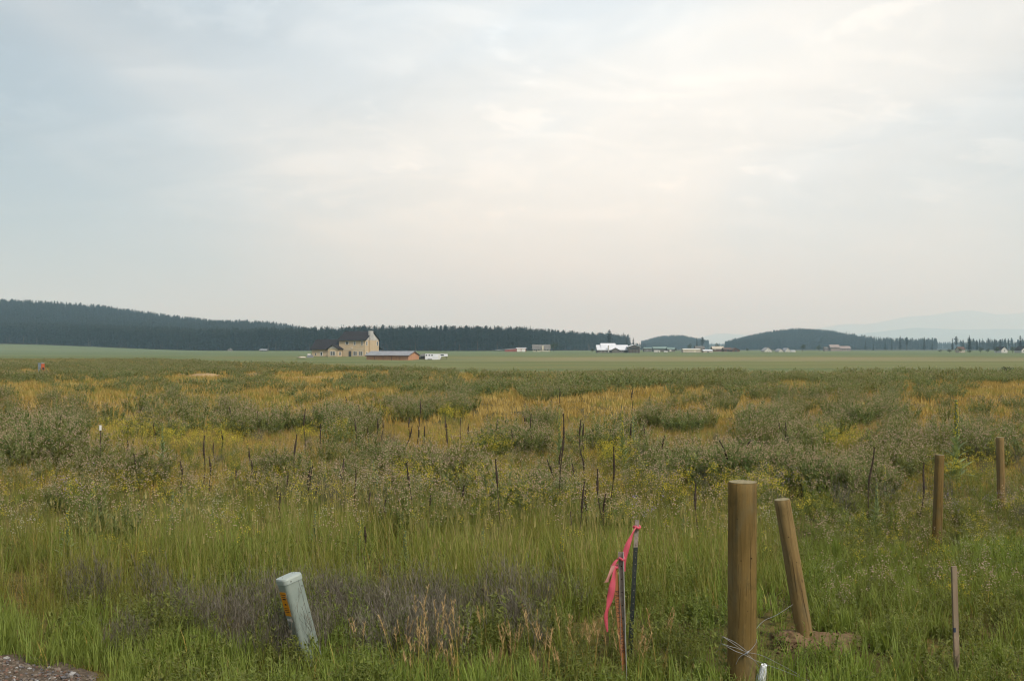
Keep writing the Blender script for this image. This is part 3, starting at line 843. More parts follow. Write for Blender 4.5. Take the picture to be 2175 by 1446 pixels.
    for (a, b, ru, rv, k_) in [(1780, 965, 40, 9, 26), (270, 950, 60, 16, 30), (1285, 1010, 55, 16, 28), (1040, 1072, 45, 10, 18), (870, 1070, 40, 10, 14), (430, 970, 130, 18, 44), (680, 945, 60, 10, 22), (960, 905, 30, 5, 18),
                               (800, 900, 30, 5, 12), (1000, 980, 80, 14, 26), (2050, 1045, 70, 16, 16), (1500, 1090, 150, 20, 26)]:
        vv = b + U(-rv, rv, k_); uu = a + U(-ru, ru, k_); d = CH * F / (vv - HY); ex.append(np.stack([(uu - CX) / F * d, d], -1))
    ex = np.concatenate(ex)
    P = np.concatenate([xyz(X, Y), xyz(ex[:, 0], ex[:, 1])]); S = np.concatenate([S, U(.7, 1.15, len(ex))]); idx = np.concatenate([idx, rng.integers(3, 6, len(ex))])
    scatter('wildflowers', 'small white and yellow wildflowers sprinkled through the grass', 'wildflowers', P, U(0, 6.28, len(P)), rng.normal(0, .08, len(P)), S, idx, fl)
    # tan plumed grass heads in front -----------------------------------------------
    pn = [p_panicle(i).mesh('panicle') for i in range(4)]
    vv = np.concatenate([U(1440, 1500, 24), U(1380, 1470, 10)]); uu = np.concatenate([U(790, 1500, 24), np.where(rng.random(10) < .4, U(250, 540, 10), U(720, 1100, 10))]); d = CH * F / (vv - HY)
    P = xyz((uu - CX) / F * d, d)
    scatter('plume_grass', 'tan plumed seed heads of tall grass at the bottom edge', 'grass', P, U(0, 6.28, len(P)), rng.normal(0, .1, len(P)), U(.45, .72, len(P)), rng.integers(0, 4, len(P)), pn)

build_grass()

# ------------------------------------------------------------------ trees
CON = []
for kind, sd in (('fir', 1), ('fir', 2), ('spruce', 3), ('pine', 4), ('fir', 5), ('pine', 6), ('spruce', 7), ('fir', 8)):
    cr, tk = p_conifer(kind, sd)
    CON.append((cr.mesh('crown'), mesh_from('trunk', tk.v, tk.f, M['bark']), kind))
BRO = []
for sd in (11, 12, 13):
    cr, tk = p_broad(sd)
    BRO.append((cr.mesh('crown'), mesh_from('trunk', tk.v, tk.f, M['bark'])))

def tree(name, proto, loc, h, label, group=None, wide=1.0, cat='tree'):
    t = empty(name, loc, U(0, 6.28, 1)[0]); t.scale = (h * wide, h * wide, h)
    for nm, me in (('trunk', proto[1]), ('crown', proto[0])):
        c = bpy.data.objects.new(nm, me); COL.objects.link(c); c.parent = t
    return tag(t, label, cat, group)

EDGE_PX = [-120, 0, 300, 500, 800, 1000, 1120, 1200, 1280, 1345]
EDGE_D = [1260, 1250, 1180, 1130, 1020, 1020, 1080, 1280, 1500, 1700]
def edge_d(X, Y):
    return np.interp(CX + F * X / Y, EDGE_PX, EDGE_D)

def build_forest():
    # front row: trees that stand out one by one
    xs = np.linspace(4, 1340, 235) + rng.normal(0, 2.2, 235)
    for x in xs:
        d = float(np.interp(x, EDGE_PX, EDGE_D)) + U(-12, 26, 1)[0]
        h = U(15.5, 27, 1)[0] * (1.12 if rng.random() < .12 else 1.0)
        i = int(rng.choice([0, 1, 2, 3, 4, 5, 6, 7], p=[.18, .18, .08, .14, .16, .10, .06, .10]))
        X = (x - CX) / F * d
        tree('conifer_tree', CON[i], (X, d, float(H(X, d)) - .3), h, 'tall dark conifer in the front row of the forest edge across the field', 'conifers along the forest edge', U(.85, 1.2, 1)[0])
    PX, PY, PH = [], [], []
    def add(X, Y, h0, h1):
        PX.append(X); PY.append(Y); PH.append(U(h0, h1, len(X)))
    # wood behind the front row
    N = 7000; x = U(-110, 1335, N); d = np.interp(x, EDGE_PX, EDGE_D) + 14 + 200 * U(0, 1, N) ** 1.4; add((x - CX) / F * d, d, 19, 28)
    # forested hill on the left
    N = 15000; Y = np.sqrt(U(1300 ** 2, 2120 ** 2, N)); x = U(-140, 700, N); X = (x - CX) / F * Y; k = (Y > edge_d(X, Y) + 150); add(X[k], Y[k], 12, 27)
    # two wooded hills on the right
    N = 5200; Y = U(2020, 2480, N); x = U(1540, 1830, N); add((x - CX) / F * Y, Y, 13, 20)
    N = 2300; Y = U(2450, 2950, N); x = U(1362, 1505, N); add((x - CX) / F * Y, Y, 13, 19)
    # low woods to the right and far behind
    N = 1500; Y = U(1950, 2250, N); x = U(1555, 1990, N); add((x - CX) / F * Y, Y, 16, 25)
    N = 1400; Y = U(3000, 3400, N); x = U(1800, 2260, N); add((x - CX) / F * Y, Y, 17, 25)
    N = 500; Y = U(3600, 4200, N); x = U(1470, 1580, N); add((x - CX) / F * Y, Y, 15, 24)
    N = 260; Y = U(1500, 1900, N); x = U(2040, 2260, N); add((x - CX) / F * Y, Y, 12, 20)
    N = 90; Y = U(1800, 2100, N); x = U(1340, 1372, N); add((x - CX) / F * Y, Y, 8, 14)
    X = np.concatenate(PX); Y = np.concatenate(PY); h = np.concatenate(PH)
    both = []
    for cr, tk, kd in CON:
        pl = bpy.data.meshes.new('conifer')
        bm = bmesh.new(); bm.from_mesh(cr); nb = len(bm.faces); bm.from_mesh(tk)
        bm.faces.ensure_lookup_table()
        for f in bm.faces[nb:]: f.material_index = 1
        bm.to_mesh(pl); bm.free(); pl.materials.append(M['needles']); pl.materials.append(M['bark'])
        both.append(pl)
    P = np.stack([X, Y, H(X, Y) - .3], -1); wd = h * U(.9, 1.35, len(h))
    scatter('forest', 'dark hazy conifer forest covering the hills and the far side of the field', 'forest', P, U(0, 6.28, len(P)), np.zeros(len(P)), np.stack([wd, wd, h], -1), rng.integers(0, 8, len(P)), both)
    # trees that stand apart: pixel x, top row, foot row, distance, kind, label
    for x, yt, yb, d, i, wdt, lb in [
        (1294, 699, 742, 1000, 3, 1.5, 'lone tall pine rising above the white roofed ranch house'),
        (1345, 716, 747, 1100, 4, 1.4, 'broad conifer at the end of the forest just beyond the white roofed ranch house'),
        (1331, 714, 747, 1150, 0, 1.2, 'slim conifer between the lone pine and the end of the forest'),
        (1480, 716, 742, 1300, 0, 1.25, 'slim dark conifer, first of two standing together behind the tan metal barn'),
        (1492, 715, 742, 1300, 5, 1.6, 'broad dark conifer, second of two standing together behind the tan metal barn'),
        (1912, 712, 744, 1250, 4, 1.3, 'slim dark conifer, first of the pair left of the lone conifer in the gap'),
        (1926, 715, 744, 1250, 5, 1.5, 'broad pine, second of the pair left of the lone conifer in the gap'),
        (1963, 714, 744, 1250, 0, 1.4, 'lone dark conifer standing in the gap before the far blue wood'),
        (1980, 725, 744, 1300, 1, 1.6, 'smaller bushy conifer just right of the lone conifer in the gap'),
        (2023, 717, 745, 1150, 7, 1.3, 'conifer with a leaning top, leaning against its twin above the low shrubs'),
        (2031, 713, 745, 1150, 3, 1.5, 'open crowned pine, twin of the leaning conifer above the low shrubs'),
        (2059, 711, 748, 950, 4, 1.6, 'dark full conifer behind the brown roofed cottage'),
        (2075, 720, 747, 1100, 0, 1.3, 'thin conifer just right of the dark full conifer'),
        (2112, 718, 746, 1200, 1, 1.4, 'conifer behind the gap between the two white cottages'),
        (2125, 720, 746, 1200, 5, 1.5, 'rounded pine behind the white cottage with the dark roof'),
        (2167, 711, 747, 950, 7, 1.6, 'tall dark conifer by the edge of the picture on the right'),
        (1855, 728, 745, 1250, 2, 1.5, 'bushy young spruce beside the pinkish grey house wood'),
        (1838, 722, 745, 1400, 0, 1.5, 'conifer in the row right of the pinkish grey house'),
        (1880, 722, 745, 1400, 1, 1.5, 'conifer in the row left of the paired pines'),
        (1894, 720, 745, 1400, 4, 1.3, 'slim conifer close left of the paired pines')]:
        z0 = CH - (yb - HY) / F * d; X_ = (x - CX) / F * d
        g = float(H(X_, d)); z0 = min(z0, g) if z0 < g else g
        tree('conifer_tree', CON[i], (X_, d, g - .2), CH + (HY - yt) / F * d - g, lb, 'trees standing apart on the plain', wdt)
    for x, yt, yb, d, wdt, lb in [
        (1176, 725, 747, 850, .95, 'pale leafy tree beside the cream farmhouse at the forest edge'),
        (1463, 728, 746, 950, .8, 'rounded leafy tree above the tan metal barn'),
        (1525, 727, 747, 900, .7, 'rounded dark tree leaning over the brown barn'),
        (1588, 738, 748, 800, 1.0, 'low round dark shrub beside the brown barns'),
        (1704, 729, 748, 800, .9, 'leafy tree just right of the last white gabled house'),
        (1740, 731, 747, 900, 1.0, 'leafy tree between the white gabled houses and the pinkish grey house'),
        (1436, 738, 748, 760, .9, 'small round tree right of the green roofed barns'),
        (1258, 738, 749, 640, .9, 'low brown shrub at the left end of the white roofed ranch house'),
        (1997, 741, 751, 620, 1.0, 'small round bush, leftmost of the shrubs on the right of the plain'),
        (2016, 740, 751, 610, 1.5, 'wide dark bush, second of the shrubs on the right of the plain'),
        (2040, 737, 753, 600, .8, 'tall dark bush in front of the brown roofed cottage'),
        (2060, 742, 752, 600, 1.7, 'wide low bush right of the brown roofed cottage'),
        (2083, 737, 751, 600, 1.0, 'lighter green bush with a round crown near the white cottages'),
        (2098, 739, 751, 610, 1.0, 'round green bush left of the white cottage'),
        (2116, 736, 751, 600, 1.0, 'large round green bush just left of the white cottage wall'),
        (2151, 734, 752, 600, .95, 'tall dark bush between the two white cottages')]:
        X_ = (x - CX) / F * d; g = float(H(X_, d)); h = CH + (HY - yt) / F * d - g
        sm = h < 6
        tree('bush' if sm else 'leafy_tree', BRO[int(rng.integers(0, 3))], (X_, d, g - .1), h, lb, 'trees standing apart on the plain', wdt * 1.15, 'bush' if sm else 'tree')

build_forest()

# ------------------------------------------------------------------ buildings
M['stucco'] = surf('tan_siding', (.43, .335, .225), (.47, .37, .25), .6, .8)
M['shingle'] = surf('dark_shingles', (.016, .0155, .019), (.026, .025, .029), 1.5, .8)
M['greyshake'] = surf('grey_shakes', (.42, .40, .38), (.50, .48, .46), 1.2, .8)
M['trimw'] = surf('white_trim', (.56, .55, .53), (.62, .61, .59), 1.0, .6)
M['pane'] = surf('dark_glass', (.018, .022, .026), None, rough=.12, spec=.6)
M['darkdoor'] = surf('dark_door', (.045, .050, .055), (.06, .062, .065), 1.0, .5)
M['redwood'] = surf('red_cedar_boards', (.36, .18, .10), (.44, .235, .135), .8, .8, stretch=(4, 4, .3))
M['greytin'] = surf('grey_tin', (.17, .175, .195), (.22, .225, .245), .5, .45, .4)
M['whitetin'] = surf('white_tin', (.50, .52, .57), (.56, .58, .63), .5, .45, .4)
M['greentin'] = surf('green_tin', (.105, .165, .148), (.135, .195, .175), .4, .5, .4)
M['brownwood'] = surf('brown_boards', (.085, .050, .040), (.12, .075, .06), .6, .8)
M['greywood'] = surf('grey_boards', (.095, .090, .085), (.14, .135, .13), .6, .8)
M['cream'] = surf('cream_wall', (.48, .44, .35), (.53, .49, .40), .5, .8)
M['whitewall'] = surf('white_wall', (.46, .455, .44), (.52, .51, .49), .5, .8)
M['beige'] = surf('beige_metal', (.36, .32, .26), (.41, .37, .31), .5, .6)
M['barnred'] = surf('barn_red', (.19, .055, .045), (.25, .08, .065), .5, .8)
M['pinkgrey'] = surf('pink_grey_wall', (.20, .165, .16), (.24, .20, .19), .5, .8)
M['rubber'] = surf('black_rubber', (.022, .022, .023), None, rough=.8)
M['trailer'] = surf('trailer_aluminium', (.56, .58, .64), (.62, .64, .69), .4, .4, .5)
M['stonegrey'] = surf('chimney_stone', (.33, .325, .32), (.43, .42, .41), 2.0, .85)

def window(parent, x0, x1, z0, z1, y, face='y', cross=True, frame=.16, sub=True):
    """white framed window on a wall plane; face 'y' looks to -y, face 'x' looks to +x"""
    def bx(a0, a1, b0, b1, p0, p1):
        return (a0, a1, p0, p1, b0, b1) if face == 'y' else (p0, p1, a0, a1, b0, b1)
    s = -1 if face == 'y' else 1
    fr = MB()
    lo, hi = sorted((y, y + s * .10))
    for a in ((x0 - frame, x1 + frame, z1, z1 + frame), (x0 - frame, x1 + frame, z0 - frame, z0), (x0 - frame, x0, z0, z1), (x1, x1 + frame, z0, z1)):
        fr.box(*bx(a[0], a[1], a[2], a[3], lo, hi))
    o = fr.build('window', M['trimw'], parent)
    lo, hi = sorted((y, y + s * .04))
    if cross:
        xm, zm, g = (x0 + x1) / 2, (z0 + z1) / 2, .07
        cols = [(x0, xm - g), (xm + g, x1)] if cross in (True, 'x') else [(x0, x1)]
        rows = [(z0, zm - g), (zm + g, z1)] if cross in (True, 'z') else [(z0, z1)]
        b2 = MB(); l2, h2 = sorted((y, y + s * .08))
        if len(cols) == 2: b2.box(*bx(xm - g, xm + g, z0, z1, l2, h2))
        if len(rows) == 2:
            for c in cols: b2.box(*bx(c[0], c[1], zm - g, zm + g, l2, h2))
        b2.build('glazing_bar', M['trimw'], o)
    else: cols, rows = [(x0, x1)], [(z0, z1)]
    for c in cols:
        for r_ in rows:
            MB().box(*bx(c[0], c[1], r_[0], r_[1], lo, hi)).build('pane', M['pane'], o)
    return o

def build_house():
    d = 390.0; m = d / F                              # metres per photo pixel there
    base = at(775.5, 758, d)
    t = empty('farm_house', base, R(-17.6))
    c27 = math.cos(R(27))
    L, W = 55 * m / c27, 12.4
    ze, zr = 36 * m, 54.5 * m
    # local frame: x along the front (right end at 0), y to the back
    wl = MB().gable(-L, 0, 0, W, -1.2, ze, zr - .1, 'x'); wall = wl.build('wall', M['stucco'], t)
    gb = MB(); gb.add([(.03, -.02, ze), (.03, W + .02, ze), (.03, W / 2, zr - .12), (.10, -.02, ze), (.10, W + .02, ze), (.10, W / 2, zr - .12)],
                      [(0, 2, 1), (3, 4, 5), (0, 1, 4, 3), (1, 2, 5, 4), (2, 0, 3, 5)]); gb.build('gable_shingles', M['greyshake'], wall)
    rf = MB().roof(-L, 0, 0, W, ze, zr, 'x', .5, .55, .22).build('roof', M['shingle'], t)
    ch = MB().box(.0, .75, 3.05, 5.75, -1.2, ze).build('chimney_chase', M['stucco'], t)
    MB().box(-.02, .78, 3.0, 5.8, ze, zr + .22).build('chimney', M['stonegrey'], rf)
    MB().box(-.06, -L + .0, -.04, 0, 15.6 * m, 16.4 * m).build('belt_trim', M['stucco'], wall) if False else None
    MB().box(-L, .0, -.05, -.003, 15.4 * m, 16.6 * m).build('belt_course', M['cream'], wall)
    k = m / c27
    X = lambda px: (px - 775.5) * k
    Z = lambda py: (758 - py) * m
    window(t, X(735.2), X(740.8), Z(731.0), Z(725.6), -.003, cross=False)
    window(t, X(752.6), X(755.6), Z(732.5), Z(725.6), -.003, cross='z')
    window(t, X(767.6), X(770.6), Z(732.8), Z(725.4), -.003, cross='z')
    window(t, X(751.2), X(758.2), Z(754.2), Z(746.8), -.003)
    window(t, X(763.2), X(770.2), Z(754.2), Z(746.8), -.003)
    MB().box(X(741.3), X(746.8), -.12, -.003, -.3, Z(745.3)).build('door', M['darkdoor'], t)
    MB().box(X(747.0), X(749.2), -.25, -.003, Z(739.4), Z(738.0)).build('porch_light', M['trimw'], t)
    window(t, .8, 1.9, Z(732.8), Z(725.4), .003, 'x', 'z')
    window(t, 10.4, 11.6, Z(733.0), Z(725.4), .003, 'x', 'z')
    window(t, .9, 1.9, Z(753), Z(747.5), .003, 'x', False)
    # one-storey wing on the left
    wx0, wx1 = -L - 57 * k, -L + .02
    MB().gable(wx0, wx1 - .03, -.4, 8.8, -1.2, 17.5 * m, 37 * m, 'x').build('wing_wall', M['stucco'], t)
    MB().roof(wx0, wx1 - .05, -.4, 8.8, 17.5 * m, 37 * m, 'x', .5, .55, .22).build('wing_roof', M['shingle'], t)
    window(t, X(682.4), X(686.2), Z(754.6), Z(748.6), -.403, cross=False, frame=.22)
    window(t, X(671.0), X(673.4), Z(754.4), Z(749.8), -.403, cross=False, frame=.05)
    # front bay with its own gable
    b1 = -L + 1.5; b0 = b1 - 4.3; bp = -3.9
    MB().gable(b0, b1, bp, -.42, -1.2, 17.6 * m, 24.5 * m, 'y').build('bay_wall', M['stucco'], t)
    gz = MB(); xm = (b0 + b1) / 2
    gz.add([(b0 + .3, bp - .02, 17.9 * m), (b1 - .3, bp - .02, 17.9 * m), (xm, bp - .02, 23.9 * m), (b0 + .3, bp - .06, 17.9 * m), (b1 - .3, bp - .06, 17.9 * m), (xm, bp - .06, 23.9 * m)],
           [(0, 2, 1), (3, 4, 5), (0, 1, 4, 3), (1, 2, 5, 4), (2, 0, 3, 5)]); gz.build('bay_gable_shingles', M['greyshake'], t)
    MB().roof(b0, b1, bp, .4, 17.6 * m, 24.5 * m, 'y', .4, .5, .2).build('bay_roof', M['shingle'], t)
    window(t, xm - .95, xm + .95, 4.0 * m, 11.2 * m, bp - .003)
    window(t, -2.9, -1.2, 4.0 * m, 10.8 * m, b1 + .003, 'x', True, .1)
    # back porch roof
    pr = MB().slab((.2, W + .02, 21 * m), (-3.8, W + .02, 21 * m), (-3.8, W + 3.2, 16 * m), (.2, W + 3.2, 16 * m), .18).build('porch_roof', M['shingle'], t)
    for xx in (.05, -3.6): MB().box(xx - .1, xx + .1, W + 2.8, W + 3.0, -1.2, 16.2 * m).build('porch_post', M['brownwood'], t)
    tag(t, 'two storey tan farm house with dark roofs and white framed windows', 'house')

build_house()

def build_shed():
    d = 366.0; m = d / F
    base = at(867.5, 764.5, d)
    t = empty('long_shed', base, R(-20.0))
    k = m / math.cos(R(26)); L = 90 * k; W = 9.0
    ze, zr = 10.2 * m, 18.2 * m
    MB().gable(-L, 0, 0, W, -.6, ze, zr - .06, 'x').build('wall', M['redwood'], t)
    MB().roof(-L, 0, 0, W, ze, zr, 'x', .45, .5, .14).build('roof', M['greytin'], t)
    fs = MB().box(-L - .42, .42, -.56, -.50, ze - .44, ze - .20).build('fascia', M['brownwood'], t)
    for yy in (2.2, 4.6): MB().box(.004, .07, yy, yy + 2.2, -.3, ze - .2).build('door', M['redwood'], t)
    for i in range(1, 5): MB().box(-L * i / 5 - .06, -L * i / 5 + .06, -.06, -.004, -.5, ze - .25).build('batten', M['brownwood'], t)
    tag(t, 'long low red brown wooden shed with grey tin roof in front of the house', 'shed')
    t2 = empty('shelter', at(890, 763.5, 378), R(-18)); m = 378 / F
    MB().box(0, 16 * m, 0, 4, -.5, 5.5 * m).build('wall', M['greywood'], t2)
    MB().slab((-.3, -.5, 7.0 * m), (17 * m, -.5, 7.0 * m), (17 * m, 4.3, 11.8 * m), (-.3, 4.3, 11.8 * m), .12).build('roof', M['greywood'], t2)
    MB().box(.05, 15.9 * m, 1.5, 3.9, 5.5 * m, 8 * m).build('wall', M['greywood'], t2)
    tag(t2, 'dark grey lean-to shelter between the long shed and the white trailer', 'shelter')

build_shed()

def build_trailer():
    d = 372.0; m = d / F
    t = empty('horse_trailer', at(903, 765.0, d), R(8))
    L = 50 * m; Wd = 2.3
    X = lambda px: (px - 903) * m
    Z = lambda py: (765.3 - py) * m
    body = MB()
    prof = [(X(903.2), Z(763.6)), (X(903.0), Z(753.0)), (X(904.2), Z(751.7)), (X(950.4), Z(751.9)), (X(951.2), Z(752.8)), (X(951.2), Z(757.0)), (X(937.2), Z(757.4)), (X(934.4), Z(764.2)), (X(918.5), Z(764.2)), (X(917.4), Z(762.4)), (X(908.4), Z(762.4)), (X(907.4), Z(764.0))]
    n_ = len(prof)
    body.add([(x, 0, z) for x, z in prof] + [(x, Wd, z) for x, z in prof], [tuple(range(n_)), tuple(range(2 * n_ - 1, n_ - 1, -1))] + [(i, i + n_, (i + 1) % n_ + n_, (i + 1) % n_) for i in range(n_)])
    b = body.build('body', M['trailer'], t)
    for px in (904.2, 910.2, 916.0): MB().box(X(px), X(px + 3.2), -.03, .0, Z(756.0), Z(753.4)).build('window', M['pane'], t)
    MB().box(X(935.8), X(942.6), -.03, .0, Z(755.6), Z(753.1)).build('window', M['pane'], t)
    MB().box(X(918.5), X(930), -.05, .0, Z(760.0), Z(759.6)).build('rub_rail', M['greytin'], t)
    MB().box(X(931), X(933.8), -.04, .0, Z(763), Z(754)).build('door', M['trimw'], t)
    for px in (910.2, 915.2):
        for yy in (.02, Wd - .25):
            wv = MB(); a = [(X(px) + .42 * math.cos(q * math.pi / 8), .42 + .42 * math.sin(q * math.pi / 8)) for q in range(16)]
            wv.add([(x, yy, z - .15) for x, z in a] + [(x, yy + .22, z - .15) for x, z in a], [tuple(range(16)), tuple(range(31, 15, -1))] + [(i, i + 16, (i + 1) % 16 + 16, (i + 1) % 16) for i in range(16)])
            wh = wv.build('wheel', M['rubber'], t)
    g = MB(); g.box(X(949.2), X(950.0), 1.0, 1.2, Z(763), Z(757.2)); g.box(X(945), X(949.6), 1.05, 1.15, Z(758.2), Z(757.3)); g.build('hitch', M['rubber'], t)
    MB().box(X(938.0), X(938.7), .2, .35, -.25, Z(757.5)).build('jack', M['greytin'], t)
    tag(t, 'white gooseneck horse trailer parked beside the long shed', 'trailer')

build_trailer()

# paddock fence right of the trailer, and small things round the yard
def build_yard():
    d = 385.0
    t = empty('paddock_fence', G(960, 0, d))
    o0 = t.location.copy()
    xs = np.linspace(955, 1141, 42)
    for i, x in enumerate(xs):
        dd = d + (x - 955) * .08; X = (x - CX) / F * dd + U(-.2, .2, 1)[0]; z = CH - (767.2 - HY) / F * dd
        hh = U(.95, 1.25, 1)[0] * (1.25 if i % 9 == 3 else 1)
        MB().box(-.07, .07, -.07, .07, -.5, hh).build('post', M['greywood'], t, Vector((X, dd, z)) - o0)
    for zz in (.45, .85):
        a = Vector(((955 - CX) / F * d, d, CH - (767.2 - HY) / F * d + zz)) - o0; b_ = Vector(((1141 - CX) / F * (d + 14.9), d + 14.9, CH - (767.2 - HY) / F * (d + 14.9) + zz)) - o0
        MB().tube([a + Vector((0, -.1, 0)), b_ + Vector((0, -.1, 0))], .035, 5).build('rail', M['greywood'], t)
    tag(t, 'thin grey paddock fence running right from the white trailer', 'fence')
    g = float
    def pile(name, x, y, dd, w, h, dep, mat, lab, cat):
        p = at(x, y, dd); bm = bmesh.new(); bmesh.ops.create_icosphere(bm, subdivisions=3, radius=1)
        for v in bm.verts:
            nz = .75 + .5 * float(vnoise(v.co.x * 3 + x, v.co.y * 3 + v.co.z * 2, 1.0, 60))
            v.co = Vector((v.co.x * w / 2 * nz, v.co.y * dep / 2 * nz, max(v.co.z, -.15) * h * nz))
        me = bpy.data.meshes.new(name); bm.to_mesh(me); bm.free(); me.materials.append(mat)
        for q in me.polygons: q.use_smooth = True
        return tag(link(name, me, None, p), lab, cat)
    M['dirt'] = surf('pale_dirt', (.25, .175, .095), (.32, .23, .13), 2.0, .95, .05, .5, 12)
    M['dirtdark'] = surf('brown_dirt', (.125, .080, .046), (.185, .124, .074), 8.0, .95, .05, .8, 30)
    pile('tarp_pile', 641, 759.5, 380, 3.4, .45, 2, M['beige'], 'low pale tarp covered pile left of the farm house', 'pile')
    sc = empty('equipment_box', at(652, 759, 384)); m = 384 / F
    MB().box(0, 12 * m, 0, 1.6, -.5, 5 * m).build('body', M['greytin'], sc); MB().box(1 * m, 6 * m, .2, 1.4, 5 * m + .003, 8 * m).build('lid', M['trimw'], sc)
    MB().box(8 * m, 9 * m, .3, 1.3, 5 * m + .003, 6.2 * m).build('handle', M['greytin'], sc)
    tag(sc, 'grey utility box with a white top beside the wing of the farm house', 'box')
    for (x, y, dd, w, h, lab) in [(432, 801, 92, 2.9, .34, 'long low mound of bare pale dirt, largest of those in the weeds'), (545, 799, 95, 1.7, .30, 'small rounded dirt mound near the middle of the three'),
                                  (660, 804, 88, 4.3, .22, 'flat pale dirt mound below the farm house'), (394, 798, 97, 1.7, .24, 'low dirt mound touching the left end of the longest dirt mound')]:
        pile('dirt_mound', x, y, dd, w, h, 2.2, M['dirt'], lab, 'mound')

build_yard()

def barn(name, label, cat, x0, x1, yb, ye, yr, d, wall, roof, axis='x', depth=8, rot=0, o=.3, doors=(), wins=(), chim=None, extra=None):
    """building given by photo pixels: left, right, foot row, eave row, ridge row at distance d"""
    m = d / F
    X0 = (x0 - CX) / F * d
    g = min(float(H(X0, d)), CH - (yb - HY) / F * d)
    t = empty(name, (X0, d, g), R(rot))
    L = (x1 - x0) * m; zb = CH - (yb - HY) / F * d - g
    Z = lambda y: CH - (y - HY) / F * d - g
    if axis == 'flat':
        MB().box(0, L, 0, depth, -1, Z(ye)).build('wall', wall, t)
        MB().slab((-o, -o, Z(ye) + .01), (L + o, -o, Z(ye) + .01), (L + o, depth + o, Z(yr)), (-o, depth + o, Z(yr)), .15).build('roof', roof, t)
    else:
        MB().gable(0, L, 0, depth, -1, Z(ye), Z(yr) - .08, axis).build('wall', wall, t)
        MB().roof(0, L, 0, depth, Z(ye), Z(yr), axis, o, o, .15).build('roof', roof, t)
    for (a, b, y0, y1, mat) in doors: MB().box((a - x0) * m, (b - x0) * m, -.08, -.003, Z(y0), Z(y1)).build('door', M[mat], t)
    for (a, b, y0, y1) in wins:
        wo = MB().box((a - x0) * m, (b - x0) * m, -.06, -.003, Z(y0), Z(y1)).build('window', M['trimw'], t)
        MB().box((a - x0) * m + .15, (b - x0) * m - .15, -.09, -.062, Z(y0) + .12, Z(y1) - .12).build('pane', M['pane'], wo)
    if chim:
        a, b, y0, y1, mat = chim; MB().box((a - x0) * m, (b - x0) * m, -.6, .3, Z(y0), Z(y1)).build('chimney', M[mat], t)
    if extra: extra(t, m, x0, Z)
    return tag(t, label, cat)

# red barn with white doors at the forest edge
def ex(t, m, x0, Z):
    MB().slab(((1051 - x0) * m, -.2, Z(744.2)), ((1097 - x0) * m - .1, -.2, Z(740.0)), ((1097 - x0) * m - .1, 9, Z(740.0)), ((1051 - x0) * m, 9, Z(744.2)), .2).build('lean_to_roof', M['whitetin'], t)
    b = MB(); a0, a1 = (1072 - x0) * m, (1097 - x0) * m - .05
    b.add([(a0, 0, -1), (a1, 0, -1), (a1, 0, Z(740.3)), (a0, 0, Z(742.6)), (a0, 8, -1), (a1, 8, -1), (a1, 8, Z(740.3)), (a0, 8, Z(742.6))],
          [(0, 1, 2, 3), (7, 6, 5, 4), (0, 4, 5, 1), (1, 5, 6, 2), (2, 6, 7, 3), (3, 7, 4, 0)]); b.build('lean_to_wall', M['barnred'], t)
    for q in (1053, 1060, 1066): MB().box((q - x0) * m - .1, (q - x0) * m + .1, .1, .3, -1, Z(744.0) + .1).build('post', M['greywood'], t)
barn('red_barn', 'red barn with white doors and a long sloping lean-to by the forest', 'barn', 1097, 1117.5, 747, 739.4, 738.4, 800, M['barnred'], M['whitetin'], 'flat', 9, doors=[(1098, 1106, 747, 740.6, 'trimw'), (1107.5, 1116, 747, 740.6, 'trimw')], extra=ex)
barn('farmhouse', 'cream farmhouse with grey hipped roof and pale chimney at the forest edge', 'house', 1132, 1168, 746.5, 741.6, 731.8, 810, M['cream'], M['greywood'], 'x', 11, o=.6,
     wins=[(1134, 1136.5, 744.6, 742.2), (1143, 1146, 744.6, 742.2), (1156.5, 1159, 744.6, 742.2), (1162, 1164.5, 744.6, 742.2)], chim=(1151, 1154.6, 746, 734.2, 'cream'), doors=[(1138, 1140, 746.3, 742.6, 'darkdoor')])
def ex(t, m, x0, Z):
    MB().gable((1279 - x0) * m, (1309 - x0) * m, .8, 11, Z(744), Z(741.5), Z(729.8), 'x').build('upper_wall', M['greywood'], t)
    MB().roof((1277.5 - x0) * m, (1308.5 - x0) * m, .8, 11, Z(741.5), Z(729.2), 'x', .2, .4, .15).build('upper_roof', M['whitetin'], t)
    MB().gable((1299 - x0) * m, (1314 - x0) * m, -2.5, .5, -1, Z(742.8), Z(739.2), 'y').build('porch_wall', M['greywood'], t)
    MB().roof((1299 - x0) * m, (1314 - x0) * m, -2.5, .5, Z(742.8), Z(738.9), 'y', .3, .3, .12).build('porch_roof', M['greytin'], t)
    e0, e1 = (1333 - x0) * m, (1357 - x0) * m
    MB().gable(e0, e1, -5, 4, -1, Z(736.5), Z(732.6), 'y').build('end_wall', M['greywood'], t)
    MB().roof(e0, e1, -5, 4, Z(736.5), Z(732.2), 'y', .5, .5, .18).build('end_roof', M['whitetin'], t)
    MB().box(e0 + .8, e1 - .8, -5.1, -5.003, Z(742.3), Z(737.6)).build('balcony_opening', M['darkdoor'], t)
    for q in range(4): MB().box(e0 + .6 + q * (e1 - e0 - 1.4) / 3, e0 + .8 + q * (e1 - e0 - 1.4) / 3, -5.4, -5.2, -1, Z(736.8)).build('post', M['brownwood'], t)
barn('ranch_house', 'sprawling ranch house with bright white metal roofs and grey walls', 'house', 1269, 1334, 748.5, 743, 732.8, 620, M['greywood'], M['whitetin'], 'x', 12, o=.4,
     wins=[(1274, 1278, 747, 744.4), (1283, 1287, 747, 744.4), (1320, 1325, 747, 744.4)], chim=(1291, 1293.6, 748, 733.4, 'stonegrey'), extra=ex)
